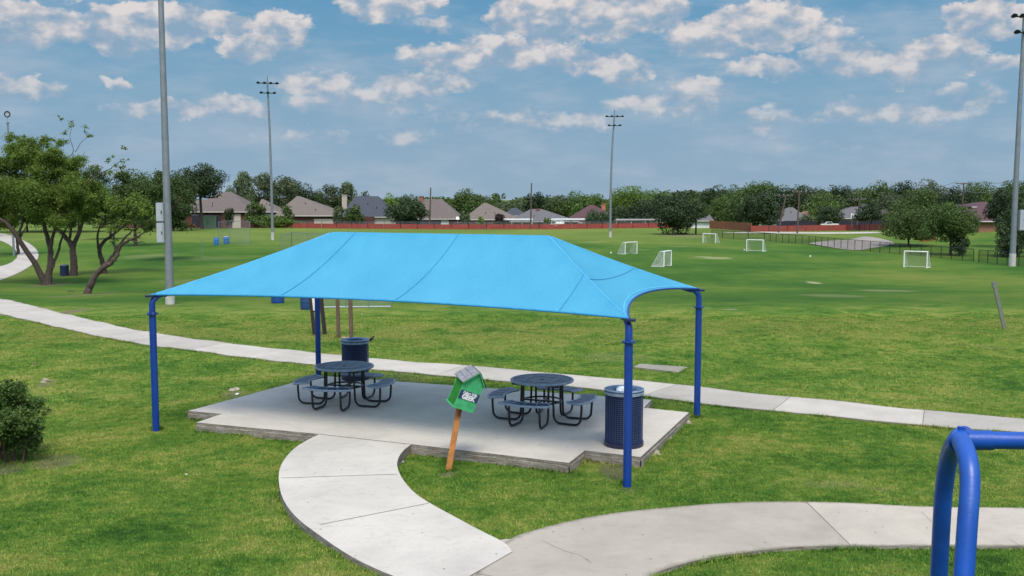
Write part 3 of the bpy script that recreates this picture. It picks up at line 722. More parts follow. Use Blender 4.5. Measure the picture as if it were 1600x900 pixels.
limb_tree('mesquite_tree', YA, [
  [(76,448,0,.36),(76,430,0,.28),(80,405,0,.22),(78,380,.2,.19),(68,350,.4,.15),(66,315,.5,.11),(80,280,.6,.07),(95,245,.6,.03)],
  [(72,446,0,.30),(60,420,-.2,.23),(38,385,-.5,.20),(14,350,-.9,.17),(-20,330,-1.2,.12),(-60,300,-1.5,.05)],
  [(78,395,0,.17),(84,360,-.3,.12),(100,330,-.5,.10),(128,295,-.6,.06),(150,270,-.6,.03)],
  [(82,418,0,.14),(92,392,.6,.10),(98,365,1.0,.08),(118,335,1.2,.05)],
  [(30,372,-.5,.12),(36,340,-.6,.09),(30,300,-.6,.06),(35,250,-.6,.03)],
  [(95,250,.6,.035),(118,240,.6,.028),(108,215,.6,.02),(112,200,.6,.012)],[(118,238,.6,.028),(126,222,.6,.018),(140,212,.6,.012)],
  [(128,295,-.6,.05),(160,270,-.8,.045),(175,262,-.8,.03),(192,248,-.8,.015)]],
  [(30,240,26,1.1),(10,262,26,1),(60,262,30,1.2),(45,228,20,.8),(85,248,28,1.1),(-20,270,34,1),(20,290,34,1.2),(62,296,36,1.2),(104,272,30,1.1),(128,296,30,1),(104,312,32,1),(30,325,34,.9),(-10,318,30,.8),(72,330,28,.8),(140,318,24,.7),
   (-40,300,30,.7),(8,352,20,.4),(148,288,18,.6),(92,222,14,.4),(22,214,12,.5),(112,192,11,.16),(102,208,9,.12),(132,206,12,.2),(140,214,7,.12),(94,186,6,.1),(60,310,34,1),(95,335,28,.9),(125,325,28,.9),(150,310,24,.8),(0,335,28,.8),(40,340,22,.6),(20,230,22,.8),(62,225,18,.6),(120,255,20,.7),(166,248,10,.22),(188,262,12,.2),(172,268,12,.2),(190,232,8,.12),(196,250,7,.1),(150,262,12,.3)],
  L_mesq, 'large mesquite tree forking low into two trunks beside the far left path', .11, density=1.5)
YB = G(114,431).y
limb_tree('mesquite_tree', YB, [
  [(115,432,0,.36),(116,410,0,.32),(113,385,0,.27),(104,370,0,.2),(82,352,.3,.12),(74,330,.4,.07)],
  [(113,388,0,.24),(124,365,.2,.18),(130,340,.4,.12),(122,310,.6,.07)],[(108,378,0,.14),(112,355,-.4,.10),(100,330,-.5,.06)]],
  [(100,320,30,1.1),(128,312,32,1.1),(150,332,26,.9),(84,300,26,.9),(135,285,26,.9),(116,345,18,.5),(160,305,22,.7)],
  L_mid, 'thick single trunk tree standing right behind the dark litter bin', .13, density=1.2)
YC = G(136,459).y
limb_tree('leaning_tree', YC, [
  [(136,460,0,.27),(142,442,0,.23),(152,425,0,.19),(168,415,0,.17),(182,404,0,.14),(184,390,.2,.12),(196,378,.2,.10),(212,372,0,.07),(228,362,0,.03)],
  [(150,425,.2,.12),(166,412,.4,.10),(178,396,.5,.09),(188,380,.4,.07),(204,362,.3,.06),(222,352,0,.03)],
  [(182,395,.1,.09),(176,370,0,.07),(185,350,0,.05),(190,335,0,.03)],[(205,374,.1,.06),(215,380,0,.045),(222,376,0,.03),(232,384,0,.012)]],
  [(205,318,22,.8),(228,325,18,.7),(180,318,20,.7),(178,352,15,.45),(200,345,16,.45),(222,352,13,.35),(190,330,18,.5),(160,340,14,.4),(212,366,9,.2),(176,376,9,.2),(232,340,14,.35),(215,330,16,.45)],
  L_mesq, 'gnarled tree with a strongly leaning bare trunk left of the tall pole', .11, density=1.3)
YD = G(163,428).y
limb_tree('leaning_tree', YD, [
  [(163,430,0,.28),(162,412,0,.24),(154,395,0,.20),(160,378,0,.16),(176,366,.2,.12),(196,352,.3,.07),(210,338,.3,.03)],
  [(156,396,0,.14),(150,372,-.2,.10),(158,345,-.2,.06)]],
  [(190,330,24,.8),(215,318,26,.8),(168,318,22,.7),(205,298,28,.8),(232,300,26,.8),(180,290,24,.7),(240,325,22,.6),(228,345,14,.3)],
  L_mid, 'second crooked tree growing just behind the leaning one', .14, density=1.1)
limb_tree('mesquite_tree', G(28,398).y, [[(29,402,0,.22),(28,385,0,.17),(24,362,0,.13),(14,340,0,.08)],[(28,380,0,.10),(38,360,0,.08),(48,340,0,.05)]],
  [(15,335,28,.8),(45,325,28,.8),(-15,340,26,.7),(30,305,28,.7)], L_mid, 'slim tree at the bend of the far left path', .2, density=.7)
YE = G(262,358).y
limb_tree('drooping_tree', 92, [
  [(262,366,0,.22),(258,345,0,.2),(262,320,0,.16),(250,298,0,.1)],[(258,340,0,.14),(275,318,0,.1),(285,305,0,.05)]],
  [(240,300,26,1),(265,290,26,1),(232,325,22,.9),(258,322,26,1),(282,330,16,.8),(270,345,20,.8),(245,348,20,.7),(286,350,12,.6)],
  L_mid, 'drooping green tree behind the tall pole, its branches nearly touching the grass', .2, density=.5)
limb_tree('red_tipped_shrub', 96, [[(300,360,0,.08),(296,350,0,.05),(290,340,0,.03)]], [(288,350,9,.7),(300,349,8,.6),(276,352,8,.6)],
  L_redtip, 'low shrub with reddish leaves left of the green cabinet', .16, cat='shrub', density=.5, tws=0)
# near bush at the left edge
YS = G(18,725).y
limb_tree('dense_shrub', YS, [[(22,728,0,.030),(24,690,.1,.022),(30,650,.1,.012),(36,615,.1,.006)],[(12,727,0,.028),(5,690,-.1,.02),(-10,650,-.1,.01)],[(30,726,.1,.022),(46,695,.15,.015),(62,660,.2,.006)],[(4,728,.1,.022),(0,690,.2,.016),(12,640,.2,.008)],[(36,724,-.1,.018),(40,690,-.1,.012),(70,665,-.1,.005)]],
  [(0,620,26,1.2),(20,606,20,1),(-26,640,30,1.2),(28,632,28,1.3),(52,650,20,1),(10,655,34,1.4),(40,668,26,1.1),(-8,690,30,1),(24,695,26,1),(62,668,14,.7),(70,645,9,.45),(14,594,8,.5),(50,692,14,.6),(-40,680,30,1),(60,690,9,.3)],
  L_bush, 'dark leafy shrub at the left edge of the lawn with bare reddish stems', .042, cat='shrub', bark=mat('shrub_stem', (.09,.045,.035), .9), density=11.0, tk=.8, tws=.18)

# ------------------------------------------------------------ houses
def roofmat(name, c): return mat(name, c, .9, var=.14, scale=3.0, bump=.4, bscale=14, dirt=(tuple(x*.75 for x in c), .4))
RF = {'brown': roofmat('shingle_greybrown', (.125,.10,.09)), 'slate': roofmat('shingle_slate', (.05,.056,.07)), 'grey': roofmat('shingle_grey', (.115,.11,.11)),
      'maroon': roofmat('shingle_maroon', (.085,.042,.045)), 'orange': roofmat('shingle_orange', (.24,.115,.075)), 'tan': roofmat('shingle_tan', (.145,.12,.10))}
WL = {'red': mat('dark_red_brick', (.11,.045,.035), .9, var=.25, scale=4), 'brick': mat('orange_brick', (.28,.15,.09), .9, var=.2, scale=5), 'white': mat('white_siding', (.72,.73,.74), .7, var=.06), 'tan': mat('tan_siding', (.38,.32,.26), .8)}
M_cream = mat('cream_garage_door', (.50,.45,.38), .6, var=.06); M_gwhite = mat('white_garage_door', (.70,.71,.72), .5, var=.05)
M_glass = mat('window_glass', (.06,.08,.09), .15, var=.3); M_teal = mat('curtained_window', (.22,.38,.38), .4)
M_fascia = mat('eave_fascia', (.42,.40,.37), .7)
def house(Y, xl, xr, eave, peak, rl, rr, roof, wall, label, depth=11, doors=(), wins=(), chim=(), wallx=None, gable=False, vents=2):
    """pixel extents at distance Y: eaves xl..xr at row eave, ridge rl..rr at row peak"""
    s = Y/F0; zE = D(800, eave, Y).z; X0 = (xl-800)*s; X1 = (xr-800)*s; cx_ = (X0+X1)/2; zg = tz(cx_, Y)
    zP = D(800, peak, Y+depth/2).z; s2 = (Y+depth/2)/F0; RL = (rl-800)*s2; RR = (rr-800)*s2
    o = thing('house', (cx_, Y+depth/2, zg), label, 'house'); org = Vector((cx_, Y+depth/2, zg))
    y0, y1 = -depth/2, depth/2; E = zE-zg; PK = zP-zg; a_, b_ = X0-cx_, X1-cx_; l_, r_ = RL-cx_, RR-cx_
    if gable: l_, r_ = max(l_, a_+.05), min(r_, b_-.05)
    mb = MB(); t = .18
    vs = [(a_,y0,E),(b_,y0,E),(b_,y1,E),(a_,y1,E),(l_,0,PK),(r_,0,PK)]
    vs2 = [(x, y, z-t) for x, y, z in vs[:4]]
    mb.add(vs+vs2, [(0,1,5,4),(1,2,5),(2,3,4,5),(3,0,4),(0,6,7,1),(1,7,8,2),(2,8,9,3),(3,9,6,0),(9,8,7,6)])
    rf = mb.build('roof', RF[roof], o)
    mb = MB(); mb.tube([(a_,y0-.03,E-.09),(b_,y0-.03,E-.09)], .09, 4); mb.build('fascia', M_fascia, rf)
    wa, wb = (a_+.5, b_-.5) if wallx is None else ((wallx[0]-800)*s-cx_, (wallx[1]-800)*s-cx_)
    mb = MB(); mb.box(((wa+wb)/2, 0, E/2-.15), (wb-wa, depth-1.0, E)); mb.build('wall', WL[wall], o)
    yw = y0+.5
    for (l0, l1, tp, mm) in doors:
        xa, xb = (l0-800)*s-cx_, (l1-800)*s-cx_; zt = min(D(800, tp, Y).z-zg, E-.2)
        mb = MB(); mb.box(((xa+xb)/2, yw-.03, zt/2), (xb-xa, .08, zt))
        for q in range(1, 4): mb.box(((xa+xb)/2, yw-.08, zt*q/4), (xb-xa-.1, .03, .05))
        mb.build('garage_door', mm, o)
        mb = MB(); mb.box(((xa+xb)/2, yw-.05, zt+.06), (xb-xa+.24, .12, .11)); mb.build('door_trim', M_fascia, o)
    for (l0, l1, tp, bt) in wins:
        xa, xb = (l0-800)*s-cx_, (l1-800)*s-cx_; za = D(800, bt, Y).z-zg; zb = D(800, tp, Y).z-zg
        mb = MB()
        for (c, d) in ((((xa+xb)/2, yw-.03, za), (xb-xa+.2, .12, .1)), (((xa+xb)/2, yw-.03, zb), (xb-xa+.2, .12, .1)), ((xa, yw-.03, (za+zb)/2), (.1, .1, zb-za)), ((xb, yw-.03, (za+zb)/2), (.1, .1, zb-za)), (((xa+xb)/2, yw-.03, (za+zb)/2), (.06, .08, zb-za))): mb.box(c, d)
        wf = mb.build('window', M_gwhite, o); mb = MB(); mb.box(((xa+xb)/2, yw, (za+zb)/2), (xb-xa, .03, zb-za)); mb.build('pane', M_teal, wf)
    for (l0, l1, tp, mm) in chim:
        xa, xb = (l0-800)*s2-cx_, (l1-800)*s2-cx_; zt = D(800, tp, Y+depth/2).z-zg
        mb = MB(); mb.box(((xa+xb)/2, -.6, zt-1.3), (xb-xa, .9, 2.8)); mb.box(((xa+xb)/2, -.6, zt+.14), (xb-xa+.2, 1.1, .15)); mb.build('chimney', mm, rf)
    for k in range(vents):
        u = random.uniform(.25, .75); xx = a_+(b_-a_)*(.35+.3*random.random()); yy = y0*(1-u*.8); zz = E+(PK-E)*(u*.8)
        mb = MB(); mb.tube([(xx, yy, zz-.1), (xx, yy, zz+.35)], .07, 6); mb.build('roof_vent', M_dkmetal, rf)
    return o
M_pal = mat('pale_chimney_brick', (.42,.36,.30), .9, scale=6); M_rb = mat('red_chimney_brick', (.26,.11,.08), .9, scale=6); M_ob = mat('orange_chimney_brick', (.40,.17,.10), .9, scale=6)
YH = 203
house(YH, 288, 395, 331, 300, 346, 364, 'brown', 'red', 'grey brown hipped roof house partly behind the dark round oak, pale garage door', 14, doors=[(363,376,335,M_cream)], wins=[(300,310,336,342)])
house(YH+4, 252, 345, 332, 312.5, 268, 330, 'tan', 'red', 'low wide roofed house wing left of the dark round oak', 9)
house(YH+6, 398, 436, 331, 311, 410, 413, 'tan', 'red', 'small steep roofed house with a curtained window left of the field light pole', 9, wins=[(416,423,334,341)])
house(YH, 429, 530, 337, 306.5, 465, 470, 'tan', 'red', 'pyramid roofed brown house just right of the field light pole, wide beige garage door', 15, doors=[(491,521,343,M_cream)])
house(YH+2, 532, 616, 339, 306.5, 556, 592, 'slate', 'tan', 'dark slate roofed house with a tall pale chimney and cream garage door', 13, doors=[(587,618,340,M_cream)], chim=[(536.5,544,306,M_pal)], wins=[])
house(YH+2, 610, 722, 342, 311, 655, 691, 'brown', 'red', 'brown roofed house behind the large dark shrub tree, white garage door and short brick chimney', 13, doors=[(689,701,344,M_gwhite)], chim=[(656,662,308,M_rb)])
house(YH+3, 722, 812, 343, 317, 756, 761, 'tan', 'red', 'grey tan pyramid roofed house left of the bare utility pole', 13)
house(YH+45, 786, 824, 337, 325, 799, 808, 'slate', 'tan', 'distant slate roofed house seen between two nearer roofs', 10, vents=0)
house(YH+2, 796, 905, 346, 326.5, 829, 846, 'grey', 'red', 'grey roofed house behind the bare utility pole with a square brick chimney', 13, chim=[(838,843,328,M_rb)])
house(YH+5, 883, 985, 348, 320, 921, 927, 'maroon', 'red', 'dark maroon roofed house behind the vans with an orange chimney', 13, chim=[(939,945,320,M_ob)])
house(YH+5, 1079, 1116, 345, 331, 1090, 1104, 'grey', 'white', 'white walled garage building right of the big round bush tree', 8, wallx=(1080,1109), vents=0)
house(YH+30, 1124, 1146, 342, 330, 1131, 1136, 'orange', 'tan', 'pinkish roofed house peeking above the wooden fence', 8, vents=0)
house(YH+10, 1205, 1268, 345, 324, 1230, 1238, 'grey', 'tan', 'grey roofed house behind the two leaning utility poles', 12, vents=1)
house(YH+22, 1246, 1312, 341, 325, 1276, 1283, 'orange', 'brick', 'orange roofed house left of the parked pickup', 12, vents=1)
house(YH+12, 1300, 1362, 341, 323, 1328, 1338, 'grey', 'tan', 'grey and orange roofed house between the pickup and the small round tree', 12, vents=1)
house(YH+40, 1334, 1366, 333, 318, 1348, 1352, 'slate', 'tan', 'slate roofed house standing high behind the small round tree', 10, vents=0)
house(YH+16, 1372, 1416, 338, 323, 1381, 1402, 'brown', 'tan', 'brown roofed house half hidden by the trees at the right', 11, vents=0)
house(134, 1520, 1590, 345.5, 323, 1526, 1577, 'maroon', 'brick', 'brick house with a brown roof on the grassy rise at the right', 12, wallx=(1531,1560), gable=True, wins=[], vents=0)
house(146, 1516, 1556, 323, 315.5, 1528, 1538, 'maroon', 'tan', 'upper storey roof rising behind the brick house on the right rise', 8, vents=0)
house(YH-10, 150, 262, 331, 305, 185, 230, 'slate', 'red', 'bluish roofed house hidden behind the left hand mesquites', 13, vents=0)
# satellite dish, carports
M_corr = mat('white_carport_metal', (.74,.76,.78), .4, var=.05)
def carport(Y, xl, xr, yt, label, m=M_corr, dp=5):
    s = Y/F0; X0, X1 = (xl-800)*s, (xr-800)*s; zt = D(800, yt, Y).z; zg = tz(X0, Y); o = thing('carport', ((X0+X1)/2, Y, zg), label, 'carport'); hx = (X1-X0)/2; h = zt-zg
    mb = MB(); mb.box((0, 0, h), (2*hx, dp, .12), Matrix.Rotation(-.07, 3, 'X')); 
    for k in range(int(2*hx/.5)): mb.box((-hx+.25+k*.5, 0, h+.09), (.06, dp, .05), Matrix.Rotation(-.07, 3, 'X'))
    mb.box((0, -dp/2, h+.08), (2*hx+.05, .06, .28)); mb.build('canopy_roof', m, o)
    for sx in (-1, -.33, .33, 1):
        for sy in (-1, 1):
            mb = MB(); mb.tube([(sx*hx*.96, sy*dp*.45, 0), (sx*hx*.96, sy*dp*.45, h-.05)], .06, 8); mb.build('post', M_white, o)
    return o
carport(200, 783, 832, 343, 'white metal carport left of the bare utility pole')
carport(201, 851, 913, 342.8, 'long white metal carport roof above the vans')
carport(197, 960, 1030, 343.5, 'dim grey carport roof right of the third light pole', mat('grey_carport_metal', (.42,.42,.42), .5))
# vehicles -------------------------------------------------
M_vanw = mat('white_vehicle_paint', (.76,.77,.78), .3, var=.03, coat=.3); M_silver = mat('silver_vehicle_paint', (.55,.53,.50), .3, var=.03, coat=.3)
M_vglass = mat('vehicle_glass', (.02,.025,.03), .1); M_tyre = mat('tyre_rubber', (.015,.015,.015), .85); M_rim = mat('wheel_rim', (.35,.35,.36), .4, metal=.5)
M_head = mat('headlamp_lens', (.7,.7,.68), .15); M_tail = mat('tail_lamp_lens', (.4,.02,.02), .2)
def vehicle(name, loc, rz_, prof, wheels, glass, m, label, wdt=1.95, L=5.4):
    o = thing(name, loc, label, 'van' if 'van' in name else 'pickup truck', rz=rz_); o.scale = (.62,.62,.66)
    mb = MB(); k = len(prof); h = wdt/2
    vs = [(x, -h*(1 if z < 1.0 else .9), z) for x, z in prof]+[(x, h*(1 if z < 1.0 else .9), z) for x, z in prof]
    mb.add(vs, [tuple(range(k)), tuple(range(2*k-1, k-1, -1))]+[(i, k+i, k+(i+1) % k, (i+1) % k) for i in range(k)])
    mb.build('body', m, o, bevel=.05)
    for g in glass:
        mb = MB()
        for sgn in (-1, 1): y = sgn*(h*.955+.012); mb.add([(x, y+(-sgn*.05 if z > 1.4 else 0), z) for x, z in g]+[(x, y-sgn*.03, z) for x, z in g], [(0,1,2,3),(7,6,5,4),(0,4,5,1),(1,5,6,2),(2,6,7,3),(3,7,4,0)])
        mb.build('side_window', M_vglass, o)
    for x in wheels:
        for sgn in (-1, 1):
            wo_ = MB(); wo_.tube([(x, sgn*(h-.18), .36), (x, sgn*(h+.02), .36)], .36, 20); wh = wo_.build('wheel', M_tyre, o, True)
            r2 = MB(); r2.tube([(x, sgn*(h+.0), .36), (x, sgn*(h+.035), .36)], .21, 14); r2.build('rim', M_rim, wh, True)
    xm = min(p[0] for p in prof); xM = max(p[0] for p in prof)
    for sgn in (-1, 1):
        mb = MB(); mb.box((xm-.01, sgn*.72, .85), (.08, .28, .16)); mb.build('headlight', M_head, o, bevel=.02)
        mb = MB(); mb.box((xM+.01, sgn*.8, .95), (.06, .14, .3)); mb.build('taillight', M_tail, o, bevel=.01)
    return o
van = [(-2.6,.35),(-2.65,.85),(-2.3,1.05),(-1.6,1.15),(-1.0,1.85),(-.6,2.05),(2.55,2.05),(2.65,1.7),(2.68,.4)]
gl = [[(-1.35,1.2),(-.3,1.2),(-.3,1.8),(-.95,1.8)]]
p = D(868, 352, 196); vehicle('white_van', (p.x, 196, tz(p.x,196)), R(3), van, (-1.7,1.7), gl, M_vanw, 'white van parked under the white carport behind the red fence')
p = D(930, 352, 197); vehicle('white_van', (p.x, 197, tz(p.x,197)), R(-2), van, (-1.7,1.7), gl+[[(.1,1.2),(1.1,1.2),(1.1,1.75),(.1,1.75)],[(1.3,1.2),(2.3,1.2),(2.3,1.75),(1.3,1.75)]], M_vanw, 'white van with side windows parked left of the third light pole')
pick = [(-2.7,.45),(-2.75,1.0),(-2.5,1.15),(-1.4,1.22),(-.85,1.75),(-.5,1.82),(.55,1.82),(.85,1.25),(2.75,1.25),(2.8,.5)]
p = D(1296, 350, 200); vehicle('pickup_truck', (p.x, 200, tz(p.x,200)+.12), R(-4), pick, (-1.85,1.75), [[(-1.15,1.27),(-.3,1.27),(-.3,1.72),(-.75,1.72)],[(-.2,1.27),(.6,1.27),(.45,1.72),(-.2,1.72)]], M_silver, 'silver pickup truck parked behind the red fence at the right', L=5.5)

# ------------------------------------------------------------ fences
M_red = mat('red_fence_boards', (.27,.055,.045), .85, var=.2, scale=1.2, dirt=((.19,.05,.04), .5))
M_cedar = mat('cedar_fence', (.25,.095,.045), .85, var=.25, scale=2.5); M_dkfence = mat('dark_red_wood_fence', (.085,.03,.028), .9, var=.25, scale=2); M_navyf = mat('dark_stained_fence', (.022,.022,.035), .9, var=.25, scale=2)
def fence_line(name, pts, h, label, cat, posts, post_r, post_m, hp=None, panels=None, link=None, rail=None, link_z=(0,1), pitch=None):
    """pts: ground points in order"""
    base = Vector(pts[0]); o = thing(name, base, label, cat); P_ = [Vector(p)-base for p in pts]
    d = np.r_[0, np.cumsum([(P_[i+1]-P_[i]).length for i in range(len(P_)-1)])]
    def pt(t): return Vector([np.interp(t, d, [p[k] for p in P_]) for k in range(3)])
    n = min(posts, 100); hp = hp or h
    me0 = None
    for k in range(n):
        q = pt(d[-1]*k/(n-1))
        if me0 is None: mb = MB(); mb.tube([(0,0,-.1),(0,0,hp)], post_r, 8); me0 = mb.build('post', post_m, o, loc=q)
        else: c = me0.copy(); col.objects.link(c); c.location = q
    if panels:
        mb = MB(); segs = max(2, int(d[-1]/pitch)) if pitch else n-1
        for k in range(segs):
            a_, b_ = pt(d[-1]*k/segs), pt(d[-1]*(k+1)/segs); dd = (b_-a_); nrm = Vector((dd.y, -dd.x, 0)).normalized()*.012
            if nrm.y > 0: nrm = -nrm
            nrm += nrm.normalized()*(post_r+.01 if not pitch else .05)
            zt = h+(random.uniform(-.03, .03) if pitch else 0); g = dd*.02
            vs = []
            for off in (nrm, nrm+nrm.normalized()*.03):
                vs += [a_+g+off+Vector((0,0,.02)), b_-g+off+Vector((0,0,.02)), b_-g+off+Vector((0,0,zt)), a_+g+off+Vector((0,0,zt))]
            mb.add(vs, [(3,2,1,0),(4,5,6,7),(0,1,5,4),(1,2,6,5),(2,3,7,6),(3,0,4,7)])
        mb.build('board_panel', panels, o)
    if link:
        qs = []; 
        for k in range(n-1):
            a_, b_ = pt(d[-1]*k/(n-1)), pt(d[-1]*(k+1)/(n-1)); qs.append([a_+Vector((0,0,hp*link_z[0]+.02)), b_+Vector((0,0,hp*link_z[0]+.02)), b_+Vector((0,0,hp*link_z[1])), a_+Vector((0,0,hp*link_z[1]))])
        quad_uv('wire_mesh', qs, link, o)
    if rail:
        mb = MB(); mb.tube([pt(t)+Vector((0,0,hp)) for t in np.linspace(0, d[-1], n*2)], post_r*.8, 6); mb.build('top_rail', rail, o)
    return o
gp = lambda L: [G(*p) for p in L]
fence_line('red_fence', gp([(372,355),(440,356.4),(560,357.6),(700,358.6),(850,358.4),(1000,356.5),(1062,356)]), .95, 'long low red fence with wire mesh above it running below the houses', 'fence', 34, .045, M_black, hp=1.5, panels=M_red, link=M_link, link_z=(.62,1), rail=M_black)
fence_line('red_fence', gp([(1172,362.3),(1230,362),(1280,361),(1330,360.4),(1385,360)]), 1.05, 'low red fence in front of the parked pickup at the right', 'fence', 14, .05, M_black, hp=1.05, panels=M_red)
fence_line('wooden_fence', gp([(1109,357),(1140,359),(1174,362)]), 1.5, 'orange cedar privacy fence right of the white garage building', 'fence', 5, .05, M_cedar, panels=M_cedar, pitch=.3)
def yfence(x0, x1, Y, top, m, label, name='wooden_fence'):
    a_ = D(x0, 350, Y); b_ = D(x1, 350, Y); za, zb = tz(a_.x, Y), tz(b_.x, Y); h = D(x0, top, Y).z-za
    fence_line(name, [(a_.x, Y, za), (b_.x, Y, zb)], h, label, 'fence', max(3, int((b_.x-a_.x)/2.4)), .05, m, panels=m, pitch=.3)
yfence(521, 585, 199, 338.5, M_dkfence, 'tall dark red privacy fence left of the cream garage door')
yfence(619, 688, 199, 343.5, M_navyf, 'dark stained privacy fence under the large dark shrub tree')
yfence(711, 788, 199, 346.5, M_dkfence, 'brown privacy fence below the satellite dish house')
yfence(300, 345, 199, 336, M_navyf, 'dark fence behind the pale green cabinet')
yfence(1214, 1273, 190, 345, M_navyf, 'dark privacy fence behind the two utility poles')
yfence(1312, 1390, 190, 344.5, M_navyf, 'dark privacy fence right of the parked pickup')
# deck rail at right
p0 = G(1438,378); fence_line('deck_railing', [p0, G(1462,376)], 1.4, 'short red brown wooden fence between the two right hand trees', 'fence', 4, .06, M_cedar, panels=M_cedar, pitch=.35)
fence_line('chain_link_fence', gp([(1112,371),(1150,374),(1194,377)]), 1.1, 'far sparse section of black chain link fence beyond the small goals', 'fence', 5, .04, M_black, hp=1.15, link=M_blink, rail=M_black)
fence_line('chain_link_fence', gp([(1194,377),(1270,384),(1353,393),(1440,401),(1521,409)]), 1.1, 'long black chain link fence with close posts in front of the dirt lot', 'fence', 27, .035, M_black, hp=1.15, link=M_blink, rail=M_black)
fence_line('chain_link_fence', gp([(1529,410.5),(1570,414),(1650,421)]), 1.1, 'last section of black chain link fence beyond the gap, by the right light pole', 'fence', 8, .035, M_black, hp=1.15, link=M_blink, rail=M_black)

# ------------------------------------------------------------ light poles
def lamp_head(parent, loc, s=1.0, rz_=0):
    mb = MB(); mb.lathe([(.05*s,.16*s),(.12*s,.12*s),(.30*s,-.05*s),(.34*s,-.12*s),(.31*s,-.13*s)], (0,0,0), 14)
    o = mb.build('lamp_head', M_dkmetal, parent, True, loc=loc); o.rotation_euler = (R(-28), 0, rz_)
    l = MB(); l.lathe([(.30*s,-.125*s),(.28*s,-.145*s)], (0,0,0), 14); l.build('lamp_lens', M_lens, o); return o
def light_pole(px, base_y, top, label, lamps=True, r=.20, box=None, tilt=0, rz_=0, full=None, Y=None, white=.9, sz=1.0, wide=1.0, tp=.58):
    p = G(px, base_y); o = thing('light_pole', p, label, 'light pole', rz=rz_)
    h = (D(px, top, p.y).z-p.z) if full is None else full
    mb = MB(); mb.tube([(0,0,white*.6),(0,0,h*.35),(tilt*.3,0,h*.7),(tilt,0,h)], [r, r*(.5+tp*.7), r*(.2+tp*.9), r*tp], 20); mb.build('pole', M_galv, o, True)
    mb = MB(); mb.tube([(0,0,-.2),(0,0,white)], r*1.12, 20); mb.build('concrete_base', M_cbase, o, True)
    for q in (.33, .66): mb = MB(); mb.tube([(tilt*q*.6,0,h*q-.05),(tilt*q*.6,0,h*q+.12)], r*(1.03-.60*q), 20); mb.build('sleeve_joint', M_galv, o, True)
    if lamps:
        W1 = 1.35*wide; 
        for zz, n, ww in ((h-.15, 4, W1), (h-1.45, 3, W1*.7)):
            mb = MB(); mb.tube([(tilt-ww, 0, zz-.05), (tilt+ww, 0, zz-.05)], .055, 8); mb.build('cross_arm', M_dkmetal, o)
            for k in range(n):
                x = -ww+2*ww*k/(n-1); lamp_head(o, (tilt+x, -.30, zz+.02), sz*.72, random.uniform(-.2,.2))
        mb = MB(); mb.tube([(tilt,0,h),(tilt,0,h+.8)], .03, 6); mb.build('lightning_rod', M_dkmetal, o)
    return o, p, h
lp, p, h = light_pole(266, 476, 0, 'tall thick grey light pole with two cabinets rising beside the canopy', full=21, r=.172, tp=.42, white=.36)
def cab(parent, c, d, m=M_cab):
    mb = MB(); mb.box(c, d); ob = mb.build('control_cabinet', m, parent, bevel=.02)
    mb = MB(); mb.box((c[0]-d[0]*.05, c[1]-d[1]/2-.012, c[2]), (d[0]*.86, .02, d[2]*.94)); mb.build('cabinet_door', m, ob, bevel=.006)
    mb = MB(); mb.box((c[0]+d[0]*.28, c[1]-d[1]/2-.035, c[2]), (.03, .03, .12)); mb.build('latch', M_dkmetal, ob)
s_ = p.y/F0
cab(lp, ((254.5-264)*s_, -.06, D(254,331.5,p.y).z-p.z), (11*s_, .32, 29.5*s_)); cab(lp, ((254.5-264)*s_, -.06, D(254,363.5,p.y).z-p.z), (11*s_, .32, 31.5*s_))
mb = MB(); mb.box(((262-264)*s_, 0, D(254,348,p.y).z-p.z), (.22, .12, 64*s_)); mb.build('mounting_bracket', M_galv, lp)
light_pole(426, 375.5, 128, 'field light pole with seven lamps behind the canopy, left of the slate roofed house', r=.19, tilt=-.25, white=1.1, rz_=R(18), wide=.92)
light_pole(953.5, 371, 180, 'field light pole with seven lamps right of the canopy ridge', r=.18, tilt=.45, white=.9, wide=.85, sz=.85)
rp, p, h = light_pole(1581.5, 416.5, 22, 'grey light pole with a cabinet at the right edge behind the field', r=.24, tilt=.10, white=1.1, wide=.75, sz=1.1)
s_ = p.y/F0; cab(rp, (10.5*s_, -.05, D(1592,344,p.y).z-p.z), (8*s_, .4, 32*s_))
# small pole with a round ring lamp, behind the left trees
p = G(22, 400); o = thing('ring_light_pole', p, 'thin pole topped by a round ring shaped lamp above the left trees', 'light pole'); s_ = p.y/F0
ht = D(19,191,p.y).z-p.z; mb = MB(); mb.tube([(0,0,-.1),(-.05,0,ht)], [.11,.075], 12); mb.tube([(-.05,0,ht-.12),(-.05,0,ht)], .15, 12); mb.build('pole', M_galv, o, True)
hr = D(19,178.5,p.y).z-p.z
mb = MB(); mb.tube([(-.05,0,ht),(-.05,.02,hr-4.5*s_)], .02, 6); mb.build('stem', M_galv, o)
mb = MB(); mb.tube([(-.05+math.cos(t)*4.2*s_, 0, hr+math.sin(t)*4.2*s_) for t in np.linspace(0, 2*math.pi, 29)[:-1]], .055, 8, closed=True); rg = mb.build('lamp_ring', M_dkmetal, o, True)
mb = MB(); mb.tube([(-.05,.0,hr),(-.05,.05,hr)], 3.2*s_, 24); mb.build('lamp_lens', M_cab, rg)  # pale grey lens colour stands in for sky showing in the glass
